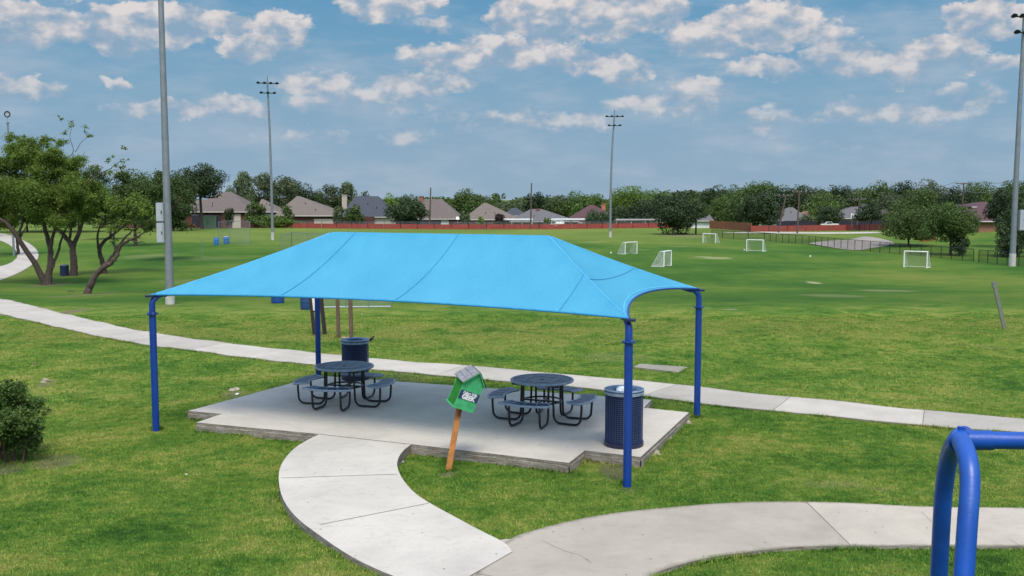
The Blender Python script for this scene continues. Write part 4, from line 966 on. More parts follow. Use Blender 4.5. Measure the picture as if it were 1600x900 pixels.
# utility poles and wires ----------------------------------
M_upole = mat('utility_pole_wood', (.10,.07,.055), .9, var=.2)
def upole(base, top, label, arm=True, r=.16, Y=None):
    if Y: b = D(base[0], base[1], Y); b.z = tz(b.x, Y)
    else: b = G(*base)
    t = D(top[0], top[1], b.y); o = thing('utility_pole', b, label, 'utility pole'); d = t-b
    mb = MB(); mb.tube([Vector((0,0,-.1)), d*.5, d], [r, r*.85, r*.7], 8); mb.build('pole', M_upole, o, True)
    if arm:
        mb = MB(); mb.box(d*.985, (2.4,.12,.12)); am = mb.build('cross_arm', M_upole, o)
        for x in (-1.05,-.35,.35,1.05):
            mb = MB(); mb.lathe([(.05,0),(.07,.08),(.03,.18)], d*.985+Vector((x,0,.06)), 8); mb.build('insulator', M_cab, am)
    return t
upole((671,353),(673,293),'bare wooden utility pole in front of the brown roofed house', False, Y=193)
upole((829,358.8),(830.5,286),'tall bare utility pole by the white carport', False)
t1 = upole((1216,364),(1228,305),'leaning wooden utility pole, left of a close pair', True)
t2 = upole((1245.5,365),(1249,299),'upright wooden utility pole, right of a close pair', True)
t3 = upole((1338.5,359.5),(1343,311),'wooden utility pole behind the dirt lot with a pale transformer', True)
t4 = upole((1502,352),(1506,286),'utility pole rising out of the trees left of the brick house', True, Y=150)
t0 = upole((1128,340),(1133,318),'distant utility pole hidden among the trees behind the cedar fence', True, Y=240)
t5 = upole((1680,352),(1690,270),'utility pole beyond the right edge carrying the wires', True, Y=120)
M_cable = mat('overhead_cable', (.03,.03,.03), .6); M_cablel = mat('weathered_cable', (.22,.24,.25), .5)
def wire_obj(a_, b_, sag, label, m=M_cable, r=.022, off=(0,0,0)):
    mb = MB(); a_ = Vector(a_); b_ = Vector(b_); mb.tube([a_.lerp(b_, t)+Vector((0,0,-sag*4*t*(1-t)))+Vector(off) for t in np.linspace(0,1,20)], r, 5)
    tag(mb.build('power_line', m), label, 'power line', 'overhead wires between the utility poles')
for k, (x, z) in enumerate(((-1.05,.2),(1.05,.2),(0,-1.2))):
    kk = ('left outer','right outer','lower')[k]
    wire_obj(t0, t1, .8, kk+' wire running from the distant pole to the leaning pole', off=(x,0,z), m=M_cablel)
    wire_obj(t1, t2, .15, kk+' short wire between the close pair of poles', off=(x,0,z))
    wire_obj(t2, t3, .9, kk+' wire from the close pair to the pole behind the dirt lot', off=(x,0,z))
    wire_obj(t3, t4, .9, kk+' wire crossing in front of the right hand trees', off=(x,0,z))
    wire_obj(t4, t5, .7, kk+' wire passing above the brick house to the right edge', off=(x,0,z), m=M_cablel)
# roadside sign behind pickup
b = G(1331,361); o = thing('road_sign', b, 'small white square sign on a thin post by the red fence', 'sign'); mb = MB(); mb.tube([(0,0,0),(0,0,2.6)], .04, 6); mb.build('post', M_galv, o); mb = MB(); mb.box((0,-.05,2.7), (.55,.03,.75)); mb.build('panel', M_white, o)
# satellite dish
p = D(715, 341, 196); g_ = tz(p.x,196); o = thing('satellite_dish', (p.x,196,g_), 'round white satellite dish above the brown fence', 'satellite dish')
mb = MB(); mb.tube([(0,0,0),(0,0,p.z-g_)], .04, 6); mb.build('mast', M_galv, o); mb = MB(); mb.lathe([(.0,.0),(.2,.02),(.33,.07),(.34,.09),(.32,.085)], (0,0,0), 20); ds = mb.build('dish', M_white, o, True, loc=(0,0,p.z-g_)); ds.rotation_euler = (R(70),0,0)

# ------------------------------------------------------------ trees of the neighbourhood
T = tree
T('spread', 208, 268, 40, 120, L_mid, 'rounded green tree behind the gnarled trees, left of the tall pole', dense=1.1)
T('spread', 170, 292, 40, 140, L_olive, 'dull green tree in the gap behind the left mesquites')
T('spread', 268, 270, 34, 175, L_mid, 'green tree directly behind the tall pole')
T('spread', 120, 290, 50, 170, L_mid, 'wide green tree far behind the left mesquites')
T('spread', 40, 300, 60, 170, L_oak, 'dark tree far behind the mesquites at the left edge')
T('spread', -60, 290, 60, 150, L_mid, 'green tree beyond the left edge')
T('round', 313, 257, 38, 186, L_oak, 'very dark round oak with a visible forked trunk in front of a brown roof', name='oak_tree', dense=1.3, bot=309)
T('column', 378, 269, 23, 235, L_olive, 'grey green tall tree between the dark oak and the field light pole')
T('column', 410, 271, 24, 228, L_olive, 'pale olive tree left of the field light pole')
T('column', 440, 276, 26, 232, L_olive, 'pale olive tree right behind the field light pole')
T('spread', 470, 284, 24, 240, L_oak, 'dark tree behind the pyramid roofed house')
T('spread', 496, 297, 18, 262, L_mid, 'small mid green tree behind the end of the pyramid roof')
T('column', 401, 315, 15, 196, L_mid, 'small bright tree in front of the houses left of the field light pole', base_frac=.1)
T('shrub', 412, 335, 26, 196, L_mid, 'low green hedge under the small steep roof', name='hedge_shrub', base_frac=.0)
T('column', 448, 322, 10, 196, L_mid, 'narrow young tree in front of the pyramid roofed house', base_frac=.1)
T('shrub', 450, 341, 22, 195, L_lime, 'clipped green hedge right of the field light pole', name='hedge_shrub', base_frac=.0)
T('shrub', 357, 325, 9, 196, L_olive, 'small shrub beside the first pale garage door', name='garden_shrub', base_frac=.1)
T('column', 517, 289, 20, 236, L_olive, 'grey green tree left of the tall pale chimney')
T('column', 541, 285, 18, 242, L_olive, 'grey green tree above the tall pale chimney')
T('shrub', 528, 322, 8, 197, L_olive, 'small brownish tree between two roofs', name='garden_shrub', base_frac=.2)
T('shrub', 554, 320, 15, 197, L_mid, 'rounded shrub in front of the slate roof', name='garden_shrub', base_frac=.2)
T('round', 571, 300, 12, 300, L_oak, 'distant small dark tree over the slate roof')
T('spread', 606, 303, 18, 270, L_lime, 'bright lime tree behind the large dark shrub tree')
T('round', 637, 306, 32, 190, L_oak, 'wide dark dome shaped tree in front of the brown roofed house', dense=1.4, base_frac=.05)
T('spread', 700, 308, 25, 262, L_lime, 'bright lime tree right of the brown roof with white trim')
T('loose', 712, 302, 9, 250, L_mid, 'thin airy tree rising above the lime tree')
T('spread', 730, 296, 22, 250, L_mid, 'mid green tree with a pointed top left of the pyramid grey roof')
T('spread', 752, 304, 26, 245, L_mid, 'bushy mid green tree right above the grey tan pyramid roof')
T('loose', 780, 302, 14, 268, L_mid, 'one sided airy tree behind the grey tan roof')
T('spread', 795, 314, 26, 265, L_olive, 'dull green tree above the distant slate roof')
T('round', 838, 301, 20, 255, L_oak, 'dark rounded tree right of the bare utility pole')
T('spread', 815, 312, 22, 280, L_olive, 'low grey tree left of the bare utility pole')
T('spread', 870, 312, 24, 250, L_mid, 'green tree above the grey roof with brick chimney')
T('spread', 878, 306, 26, 285, L_olive, 'far olive tree behind the white carport')
T('spread', 905, 299, 26, 250, L_mid, 'tall green tree left behind the maroon roof')
T('spread', 935, 304, 22, 262, L_mid, 'green tree behind the orange chimney')
T('shrub', 932, 328, 21, 195, L_oak, 'dark rounded shrub beside the third light pole', name='garden_shrub', base_frac=.0)
T('shrub', 726, 331, 8, 197, L_olive, 'small dull shrub behind the satellite dish', name='garden_shrub', base_frac=.1)
T('shrub', 751, 339, 6, 197, L_lime, 'small lime shrub behind the brown fence', name='garden_shrub', base_frac=.1)
T('shrub', 780, 334, 7, 197, L_purple, 'small purple leaved shrub left of the white carport', name='garden_shrub', base_frac=.15)
T('shrub', 855, 341, 6, 195, L_lime, 'small lime shrub at the nose of the first van', name='garden_shrub', base_frac=.1)
T('spread', 985, 292, 34, 225, L_lime, 'large bright green tree right of the third light pole', dense=1.2, base_frac=.12)
T('spread', 1022, 297, 28, 215, L_mid, 'green tree touching the left side of the big bush tree', dense=1.1, base_frac=.12)
T('shrub', 968, 322, 22, 206, L_oak, 'dark low tree under the large bright green tree', name='garden_shrub', base_frac=.0)
T('spread', 1002, 312, 30, 208, L_oak, 'dark tree behind the grey carport', base_frac=.05)
T('round', 1060, 302, 36, 158, L_oak, 'big round dark tree standing alone on the far edge of the field', dense=1.7, base_frac=.02)
T('spread', 1088, 312, 20, 159, L_mid, 'lighter tree leaning out of the right side of the big round tree', dense=1.1, bot=342)
T('spread', 1118, 291, 30, 255, L_oak, 'dark tree above the white garage building')
T('spread', 1130, 306, 26, 215, L_mid, 'green tree over the cedar fence', base_frac=.1)
T('spread', 1160, 290, 30, 250, L_mid, 'mid green tree left of the highest tree group')
T('spread', 1198, 284, 34, 246, L_mid, 'highest green tree above the close pair of utility poles')
T('spread', 1186, 300, 34, 180, L_oak, 'broad dark tree in front of the red fence left of the leaning pole', dense=1.4, bot=352, name='oak_tree')
T('spread', 1152, 306, 28, 205, L_mid, 'green tree between the white garage and the broad dark tree', base_frac=.1)
T('spread', 1235, 292, 30, 240, L_oak, 'dark tree behind the upright utility pole')
T('spread', 1262, 290, 30, 262, L_olive, 'olive tree above the orange roof')
T('spread', 1288, 300, 28, 225, L_mid, 'green tree overhanging the orange roofed house')
T('spread', 1312, 290, 28, 285, L_oak, 'dark distant tree over the pickup')
T('spread', 1345, 294, 26, 268, L_olive, 'dull green tree behind the pole with the transformer')
T('round', 1298, 322, 20, 208, L_oak, 'dark small tree directly above the parked pickup', base_frac=.1)
T('shrub', 1262, 335, 12, 192, L_olive, 'pale green shrub left of the white garage door', name='garden_shrub', base_frac=.1)
T('spread', 1378, 284, 24, 236, L_mid, 'green tree left of the dark domed crown')
T('round', 1414, 283, 21, 240, L_oak, 'dark domed crown standing out on the skyline')
T('spread', 1362, 322, 25, 172, L_oak, 'small round tree with a clear trunk right of the dirt lot pole', bot=345, dense=1.1)
T('spread', 1395, 300, 28, 225, L_olive, 'olive tree behind the small round tree')
T('spread', 1460, 282, 32, 215, L_olive, 'broad olive tree on the skyline above the two near trees')
T('spread', 1440, 296, 30, 190, L_mid, 'green tree behind the left of the two near trees')
T('spread', 1495, 292, 30, 185, L_oak, 'dark tree around the right hand utility pole')
T('spread', 1530, 285, 30, 215, L_mid, 'green tree above the upper storey roof')
T('spread', 1575, 284, 32, 190, L_mid, 'tall green tree behind the right light pole')
T('spread', 1620, 276, 36, 170, L_mid, 'green tree beyond the right edge')
NY = G(1425,383).y
T('spread', 1422, 317, 40, 118, L_mid, 'left of two large dark green trees behind the black fence', dense=1.5, bot=374, name='near_field_tree')
T('spread', 1488, 318, 40, 100, L_mid, 'right of two large dark green trees, its trunk against the black fence', dense=1.5, bot=378, name='near_field_tree')
T('shrub', 1500, 362, 14, 99, L_oak, 'dark suckers around the trunk of the right fence tree', name='sucker_shrub', base_frac=.05)
T('spread', 1572, 296, 26, 112, L_oak, 'dark tree at the right end of the brick house', dense=1.3, bot=352)
T('spread', 1592, 320, 28, 98, L_oak, 'dark tree behind the cabinet of the right light pole', dense=1.4, bot=395)
T('shrub', 1578, 362, 20, 97, L_oak, 'dark undergrowth behind the right chain link section', name='fence_shrub', base_frac=.0)
# distant wood closing the skyline
def far_wood(name, label, x0, x1, Y, h0, seed):
    r2 = np.random.default_rng(seed); nT = 170; Cs = []; Os = []
    for _ in range(nT):
        x = r2.uniform(x0, x1); y = Y+r2.uniform(-25, 35); hh = h0*r2.uniform(.65, 1.12); rr = r2.uniform(4, 7.5); k = 420
        d = r2.normal(size=(k, 3)); d /= np.linalg.norm(d, axis=1, keepdims=True); d[:, 2] = np.abs(d[:, 2])*1.0-.15
        b_ = d*np.array([rr, rr, hh*.55])*(.75+.3*r2.random((k,1)))+np.array([x, y, tz(x,y)+hh*.45]); Cs.append(b_); Os.append(d)
    V, Fc = leaves(np.concatenate(Cs), 1.1, .3, np.concatenate(Os)); tag(npmesh(name, V, Fc, L_mid, n=4), label, 'woodland', kind='stuff')
far_wood('distant_wood', 'far tree line on the skyline behind all the houses', -190, 60, 330, 6.5, 3)
far_wood('distant_wood', 'higher far tree line on the skyline at the right', 50, 240, 320, 9.0, 5)

# ------------------------------------------------------------ canopy
A = Vector(Z(244,673,0)); B = Vector(Z(980,760,0)); C = Vector(Z(1089,652,0)); Dd = Vector(Z(498,597,0)); PH = 2.42
RLt = Vector((-3.468,19.342,3.555)); RRt = Vector((.639,17.506,3.555))
ctr = (A+B+C+Dd)/4
can = thing('shade_canopy', (ctr.x, ctr.y, 0), 'large bright blue fabric shade canopy on four blue posts over the picnic pad', 'shade canopy'); CO = Vector((ctr.x, ctr.y, 0))
def edge(Pa, Pb, sag, lift):
    ch = Pb-Pa; inw = Vector((-ch.y, ch.x, 0)).normalized()
    if inw.dot(ctr-Pa) < 0: inw = -inw
    def f(u): 
        k = 4*u*(1-u)
        return Pa.lerp(Pb, u)+inw*sag*k+Vector((0,0,PH+.06+lift*k))
    return f
def panel(ef, T0, T1, sag, hipsag):
    def f(u, v):
        top = T0.lerp(T1, u); bot = ef(u); p = bot.lerp(top, v)
        p.z -= (sag*math.sin(math.pi*u)+hipsag)*4*v*(1-v)*.9; return p-CO
    return f
ef = {'f': edge(A, B, .12, .08), 'r': edge(B, C, .42, .13), 'b': edge(C, Dd, .12, .08), 'l': edge(Dd, A, .42, .13)}
pan = {'f': panel(ef['f'], RLt, RRt, .10, .04), 'r': panel(ef['r'], RRt, RRt, .035, .04), 'b': panel(ef['b'], RRt, RLt, .10, .04), 'l': panel(ef['l'], RLt, RLt, .035, .04)}
mb = MB(); NU, NV = 60, 26
for k, f in pan.items():
    vs = [f(i/NU, j/NV) for j in range(NV+1) for i in range(NU+1)]
    mb.add(vs, [(j*(NU+1)+i, j*(NU+1)+i+1, (j+1)*(NU+1)+i+1, (j+1)*(NU+1)+i) for j in range(NV) for i in range(NU)])
me = bpy.data.meshes.new('fabric'); me.from_pydata(mb.v, [], mb.f)
bm = bmesh.new(); bm.from_mesh(me); bmesh.ops.remove_doubles(bm, verts=bm.verts, dist=.002)
bmesh.ops.dissolve_degenerate(bm, edges=bm.edges, dist=1e-4); bmesh.ops.recalc_face_normals(bm, faces=bm.faces); bm.to_mesh(me); bm.free()
me.materials.append(M_fab); me.polygons.foreach_set('use_smooth', [True]*len(me.polygons)); me.set_sharp_from_angle(angle=R(12))
fo = bpy.data.objects.new('fabric', me); col.objects.link(fo); fo.parent = can
M_hiptape = mat('hip_tape_blue', (.10,.43,.70), .8)
def seam(f, uv0, uv1, name='seam', m=M_seam, r=.010, lift=.008, cut=None):
    if cut == 's': uvs = [((uv0[0]-.245*v)/(1-.49*v), v) for v in np.linspace(0, uv1[1], 26)]
    elif cut == 'w': uvs = [(u, (uv0[1]-.78*u*(1-u))/(1-.78*u*(1-u))) for u in np.linspace(0, 1, 26)]
    else: uvs = [(uv0[0]+(uv1[0]-uv0[0])*t, uv0[1]+(uv1[1]-uv0[1])*t) for t in np.linspace(0,1,26)]
    pts = [f(min(1, u), v)+Vector((0,0,lift)) for u, v in uvs]
    mb = MB(); mb.tube(pts, r, 6); mb.build(name, m, fo)
seam(pan['f'], (.305,0), (.11,1), r=.008, cut='s'); seam(pan['f'], (.555,0), (.545,1), r=.006, cut='s'); seam(pan['f'], (.875,0), (1,.51), r=.006, cut='s')
seam(pan['r'], (0,.45), (1,.45), r=.005, cut='w'); seam(pan['l'], (0,.42), (1,.42)); seam(pan['b'], (.3,0), (.25,1)); seam(pan['b'], (.7,0), (.8,1))
for k in 'frbl':
    f = pan[k]; mb = MB(); mb.tube([f(u, 0) for u in np.linspace(0,1,50)], .018, 8); mb.build('edge_cable', M_blue if k != 'f' else M_seam, fo, True)
seam(pan['r'], (.02,.045), (.98,.045), 'hem_stitching', M_hem, .008, .006)
for (f, u) in ((pan['f'],0),(pan['f'],1),(pan['b'],0),(pan['b'],1)):
    seam(f, (u,.02), (u,.98), 'hip_tape', M_hiptape, .009, .001)
for (P_, tp, nm) in ((A, RLt, 'a'), (B, RRt, 'b'), (C, RRt, 'c'), (Dd, RLt, 'd')):
    b = P_-CO; d = (tp-P_); d.z = 0; d.normalize()
    mb = MB(); mb.tube([b+Vector((0,0,-.1)), b+Vector((0,0,PH-.25))], .062, 20); ps = mb.build('post', M_blue, can, True)
    mb = MB(); mb.tube([b+Vector((0,0,PH-.29)), b+Vector((0,0,PH-.27))], .10, 20); mb.build('flange', M_blue, ps, True)
    mb = MB(); mb.tube([b+Vector((0,0,PH-.27)), b+Vector((0,0,PH-.1)), b+Vector((0,0,PH-.04))+d*.02, b+Vector((0,0,PH+.02))+d*.10, b+Vector((0,0,PH+.06))+d*.22], [.055,.055,.052,.04,.025], 14); mb.build('top_bracket', M_blue, ps, True)
    mb = MB(); mb.tube([b+Vector((0,0,PH+.02))-d*.03, b+Vector((0,0,PH+.055))-d*.03], .085, 14); mb.build('cap_plate', M_navy, ps, True)
    for q in range(4): an = q*math.pi/2+.5; c0 = b+Vector((math.cos(an)*.08, math.sin(an)*.08, PH-.28)); mb = MB(); mb.tube([c0-Vector((0,0,.025)), c0+Vector((0,0,.025))], .012, 6); mb.build('flange_bolt', M_galv, ps)
    # ridge rafter below the fabric
    r0 = b+Vector((0,0,PH+.06)); r1 = tp-CO; mb = MB(); mb.tube([r0.lerp(r1, t)-Vector((0,0,.04*4*t*(1-t)*.9+.085)) for t in np.linspace(.06,.985,12)], .03, 10); mb.build('hip_rafter', M_blue, can, True)
mb = MB(); mb.tube([RLt-CO-Vector((0,0,.12)), RRt-CO-Vector((0,0,.12))], .045, 12); mb.build('ridge_beam', M_blue, can, True)

# ------------------------------------------------------------ picnic tables
def metal_mesh_mat():
    m, nt, b = newmat('perforated_navy_steel'); tcn = N(nt, 'ShaderNodeTexCoord')
    vo = N(nt, 'ShaderNodeTexVoronoi'); vo.inputs['Scale'].default_value = 42; nt.links.new(tcn.outputs['Object'], vo.inputs['Vector'])
    f = sstep(nt, vo.outputs['Distance'], .25, .5); n1 = noise(nt, tcn.outputs['Object'], 5, 4, .6)
    cc = mixc(nt, f, (.004,.007,.020), (.018,.032,.075)); cc = mixc(nt, mth(nt, 'MULTIPLY', n1.outputs[0], .15), cc, (.09,.13,.20))
    nt.links.new(cc, b.inputs['Base Color']); b.inputs['Roughness'].default_value = .4; return m
M_perf = metal_mesh_mat()
def arc_plate(r0, r1, a0, a1, z0, z1, n=16, rr=.05):
    mb = MB(); vs = []; 
    an = np.linspace(a0, a1, n)
    outer = [(r1*math.cos(t), r1*math.sin(t)) for t in an]; inner = [(r0*math.cos(t), r0*math.sin(t)) for t in an[::-1]]
    poly = outer+inner; mb.prism(poly, z0, z1); return mb, poly
def picnic_table(loc, rz_, label):
    o = thing('picnic_table', loc, label, 'picnic table', 'round steel picnic tables on the pad', rz=rz_); TR, TH = .575, .75
    mb = MB(); mb.lathe([(TR-.03, TH-.025),(TR-.03, TH)], (0,0,0), 56); top = mb.build('tabletop', M_perf, o)
    mb = MB(); mb.tube([(math.cos(t)*(TR-.015), math.sin(t)*(TR-.015), TH-.012) for t in np.linspace(0, 2*math.pi, 57)[:-1]], .022, 10, closed=True); mb.build('rim', M_navyrim, top, True)
    mb = MB(); q = .27
    for s0 in (-1, 1):
        mb.box((0, s0*q, TH+.004), (2*q, .018, .008)); mb.box((s0*q, 0, TH+.005), (.018, 2*q, .008))
        mb.box((0, s0*(q+(TR-q)/2), TH+.004), (.016, TR-q-.03, .006)); mb.box((s0*(q+(TR-q)/2), 0, TH+.004), (TR-q-.03, .016, .006))
    mb.build('top_seam_bars', M_navyrim, top)
    mb = MB(); mb.lathe([(.035, TH),(.035,TH+.008)], (0,0,0), 14); mb.build('umbrella_collar', M_black, top)
    mb = MB()
    for s0 in (-1, 1): mb.box((0, s0*.33, TH-.05), (.9, .04, .045)); mb.box((s0*.33, 0, TH-.053), (.04, .62, .04))
    mb.tube([(math.cos(t)*.36, math.sin(t)*.36, .36) for t in np.linspace(0, 2*math.pi, 33)[:-1]], .016, 8, closed=True)
    mb.box((0,0,.355), (.72,.03,.03)); mb.box((0,0,.35), (.03,.72,.03)); mb.build('under_frame', M_black, o)
    for k in range(4):
        ac = k*math.pi/2; mbp, poly = arc_plate(.70, .98, ac-.52, ac+.52, .425, .45, 18); st_ = mbp.build('seat', M_perf, o)
        mb = MB(); mb.tube([(x, y, .437) for x, y in poly], .021, 8, closed=True); mb.build('seat_rim', M_navyrim, st_, True)
        mb = MB()
        for t in (-.26, 0, .26): mb.box((math.cos(ac+t)*.84, math.sin(ac+t)*.84, .453), (.27, .014, .006), Matrix.Rotation(ac+t, 3, 'Z'))
        mb.build('seat_bars', M_navyrim, st_)
        for sg in (-1, 1):
            dr = Vector((math.cos(ac), math.sin(ac), 0)); sd2 = Vector((-dr.y, dr.x, 0))*sg*.24
            def pt(r, z): return dr*r+sd2*(.9+.35*r)+Vector((0,0,z))
            pts = [pt(.30,TH-.05), pt(.31,.40), pt(.32,.16)]+[pt(.32+.13*(1-math.cos(t)), .16-.135*math.sin(t)) for t in np.linspace(.3,1.57,5)]+[pt(.60,.025), pt(.70,.026)]+[pt(.72+.13*math.sin(t), .025+.13*(1-math.cos(t))) for t in np.linspace(.3,1.57,5)]+[pt(.86,.30), pt(.86,.42)]
            mb = MB(); mb.tube(pts, .021, 10); mb.build('leg', M_black, o, True)
    return o
picnic_table((.548,17.964,PZ), R(-23), 'round navy steel picnic table in the middle of the pad, right of the green box')
picnic_table((-3.30,19.43,PZ), R(-14), 'round navy steel picnic table at the left, in front of a litter bin')

# ------------------------------------------------------------ litter bins
def litter_bin(loc, label, r=.30, h=.88, lid=True, rz_=0):
    o = thing('litter_bin', loc, label, 'litter bin', rz=rz_)
    mb = MB(); mb.lathe([(r*.93,.03),(r*.93,h-.05)], n=32); mb.build('inner_liner', M_liner, o, True)
    mb = MB(); n = 44
    for k in range(n): an = 2*math.pi*k/n; mb.box((math.cos(an)*r, math.sin(an)*r, h/2), (.006,.012,h-.04), Matrix.Rotation(an, 3, 'Z'))
    for k in range(24): z = .07+(h-.14)*k/23; mb.tube([(math.cos(t)*r*1.005, math.sin(t)*r*1.005, z) for t in np.linspace(0, 2*math.pi, 41)[:-1]], .0055, 4, closed=True)
    mb.build('wire_basket', mat('navy_wire_coating', (.03,.05,.13), .4), o)
    mb = MB(); mb.lathe([(r+.012,0),(r+.022,.02),(r+.018,.075),(r+.004,.08)], n=36); mb.build('base_band', M_navy, o, True)
    mb = MB(); mb.lathe([(r+.004,h-.05),(r+.02,h-.045),(r+.022,h-.008),(r+.004,h+.004),(r-.02,h)], n=36, cap=False); mb.build('top_band', M_navyrim, o, True)
    if lid:
        mb = MB(); mb.lathe([(r+.02,h+.006),(r+.018,h+.03),(r-.02,h+.038),(r*.68,h+.030),(r*.64,h+.012),(r*.62,h-.06)], n=36, cap=False); l = mb.build('lid', mat('navy_bin_lid', (.05,.10,.20), .35, var=.3, scale=8), o, True)
        mb = MB(); mb.tube([(math.cos(t)*(r+.012), math.sin(t)*(r+.012), h+.03) for t in np.linspace(0, 2*math.pi, 41)[:-1]], .012, 8, closed=True); mb.build('lid_rim', M_navyrim, l, True)
        mb = MB(); mb.lathe([(r*.54,h-.06),(.01,h-.07)], n=24); mb.build('lid_opening', M_liner, l)
        if lid == 'bag':
            mb = MB()
            for _ in range(9):
                c = Vector((random.uniform(-.1,.1), random.uniform(-.1,.1), h+random.uniform(-.03,.03))); mb.lathe([(.01,-.05),(.06,-.03),(.075,0),(.05,.035),(.01,.045)], c, 9)
            mb.build('trash_bag', M_bag, o, True)
    return o
q = Z(974.5,695,PZ); litter_bin((q.x,q.y,PZ), 'navy wire litter bin stuffed with white rubbish near the front corner post', .305, .90, 'bag')
q = Z(555.5,592,PZ); litter_bin((q.x,q.y,PZ), 'navy wire litter bin with an open ring lid behind the left picnic table', .295, .86, True)
q = G(101,431.5); litter_bin(q, 'small dark litter bin on the grass between the left trees', .31, .85, None)

# ------------------------------------------------------------ green box on a leaning post
pb = G(700,739.5); ptp = D(718.5,632,pb.y); pv = ptp-pb; bx = thing('notice_box', pb, 'green house shaped box with a navy sticker on a leaning orange wooden post', 'wooden box')
zax = pv.normalized(); rotp = Vector((0,0,1)).rotation_difference(zax).to_matrix()
mb = MB(); mb.box(pv*.49, (.092,.088,pv.length*1.04), rotp); mb.build('post', M_wood, bx, bevel=.004)
s_ = pb.y/F0
tl = math.atan2(30, 64)       # sideways lean of the box
Rb = Matrix.Rotation(R(24), 3, 'Z') @ Matrix.Identity(3)
Rl = Matrix.Rotation(tl*.92, 3, 'Y') @ Rb
ob = D(716.5,633,pb.y)-pb
def bxp(x, y, z): return ob+Rl @ Vector((x, y, z))
w2, dp, eh, ph = .170, .155, .415, .60
def slab(pts, th, nrm):
    a = [Vector(p) for p in pts]; n_ = Vector(nrm)*th; k = len(a)
    vs = [bxp(*p) for p in a]+[bxp(*(p+n_)) for p in a]
    return MB().add(vs, [tuple(range(k)), tuple(range(2*k-1, k-1, -1))]+[(i, k+i, k+(i+1) % k, (i+1) % k) for i in range(k)])
x0b = .03
front = [(-w2+x0b,-dp,0),(w2+x0b,-dp,0),(w2+x0b,-dp,eh),(x0b,-dp,ph),(-w2+x0b,-dp,eh)]
slab(front, .018, (0,1,0)).build('front_panel', M_green, bx)
slab([(x, dp-.018, z) for x, y, z in front], .018, (0,1,0)).build('back_panel', M_green, bx)
slab([(-w2+x0b,-dp+.02,.002),(-w2+x0b,dp-.02,.002),(-w2+x0b,dp-.02,eh-.004),(-w2+x0b,-dp+.02,eh-.004)], .016, (1,0,0)).build('side_panel', M_green2, bx)
slab([(w2+x0b-.016,-dp+.02,.002),(w2+x0b-.016,dp-.02,.002),(w2+x0b-.016,dp-.02,eh-.004),(w2+x0b-.016,-dp+.02,eh-.004)], .016, (1,0,0)).build('side_panel', M_green2, bx)
slab([(-w2+x0b-.02,-dp-.012,-.016),(w2+x0b+.004,-dp-.012,-.016),(w2+x0b+.004,dp+.01,-.016),(-w2+x0b-.02,dp+.01,-.016)], .015, (0,0,1)).build('floor_board', M_green, bx)
for sg in (-1, 1):
    sl_ = Vector((sg*w2, 0, eh-ph)).normalized(); nr = Vector((-sl_.z*sg*1.0, 0, sl_.x*sg)) ; nr = Vector((abs(sl_.z)*sg, 0, abs(sl_.x)))
    e0 = Vector((x0b,0,ph+.006)); e1 = e0+sl_*(.29 if sg < 0 else .27)
    P4 = [(e0.x,-dp-.04,e0.z),(e1.x,-dp-.04,e1.z),(e1.x,dp+.05,e1.z),(e0.x,dp+.05,e0.z)]
    slab(P4, .012, nr).build('roof_board', M_green, bx)
    P5 = [(Vector(p)+nr*.013) for p in P4]; rb = slab(P5, .012, nr).build('roof_shingle', M_tin if sg < 0 else M_black, bx)
    if sg < 0:
        for t in (.36, .7):
            ce = e0.lerp(e1, t); slab([(ce.x-.006,-dp-.04,ce.z+.003),(ce.x+.006,-dp-.04,ce.z-.003),(ce.x+.006,dp+.05,ce.z-.003),(ce.x-.006,dp+.05,ce.z+.003)], .028, nr).build('shingle_lap', M_tin, rb)
stk = slab([(-w2+x0b+.002,-dp-.004,.145),(w2+x0b-.004,-dp-.004,.145),(w2+x0b-.004,-dp-.004,.285),(-w2+x0b+.002,-dp-.004,.285)], .003, (0,1,0)).build('sticker', M_label, bx)
def text_mesh(s, size, x, z, parent, m, shear=0, off=.004, sx=1.0, name='lettering'):
    cu = bpy.data.curves.new('t', 'FONT'); cu.body = s; cu.size = size; cu.shear = shear; cu.offset = off; cu.align_x = 'CENTER'; cu.extrude = .001; cu.space_character = .92
    to = bpy.data.objects.new('t', cu); col.objects.link(to); dg = bpy.context.evaluated_depsgraph_get(); me = bpy.data.meshes.new_from_object(to.evaluated_get(dg)); bpy.data.objects.remove(to)
    for v in me.vertices: v.co = bxp(x+v.co.x*sx, -dp-.0065-v.co.z, z+v.co.y)
    me.name = name; me.materials.clear(); me.materials.append(m); o = bpy.data.objects.new(name, me); col.objects.link(o); o.parent = parent; return o
text_mesh('Culture With', .058, x0b-.0, .238, stk, M_ink, .15, .0022, .82)
text_mesh('GEEK', .10, x0b+.0, .158, stk, M_ink, 0, .006, .98)
mb = MB(); mb.box(pv*.93+Vector((.02,-.055,-.02)), (.05,.03,.16), Matrix.Rotation(.25,3,'Y')); mb.build('support_block', mat('red_brown_bracket', (.22,.06,.03), .8), bx, bevel=.004)

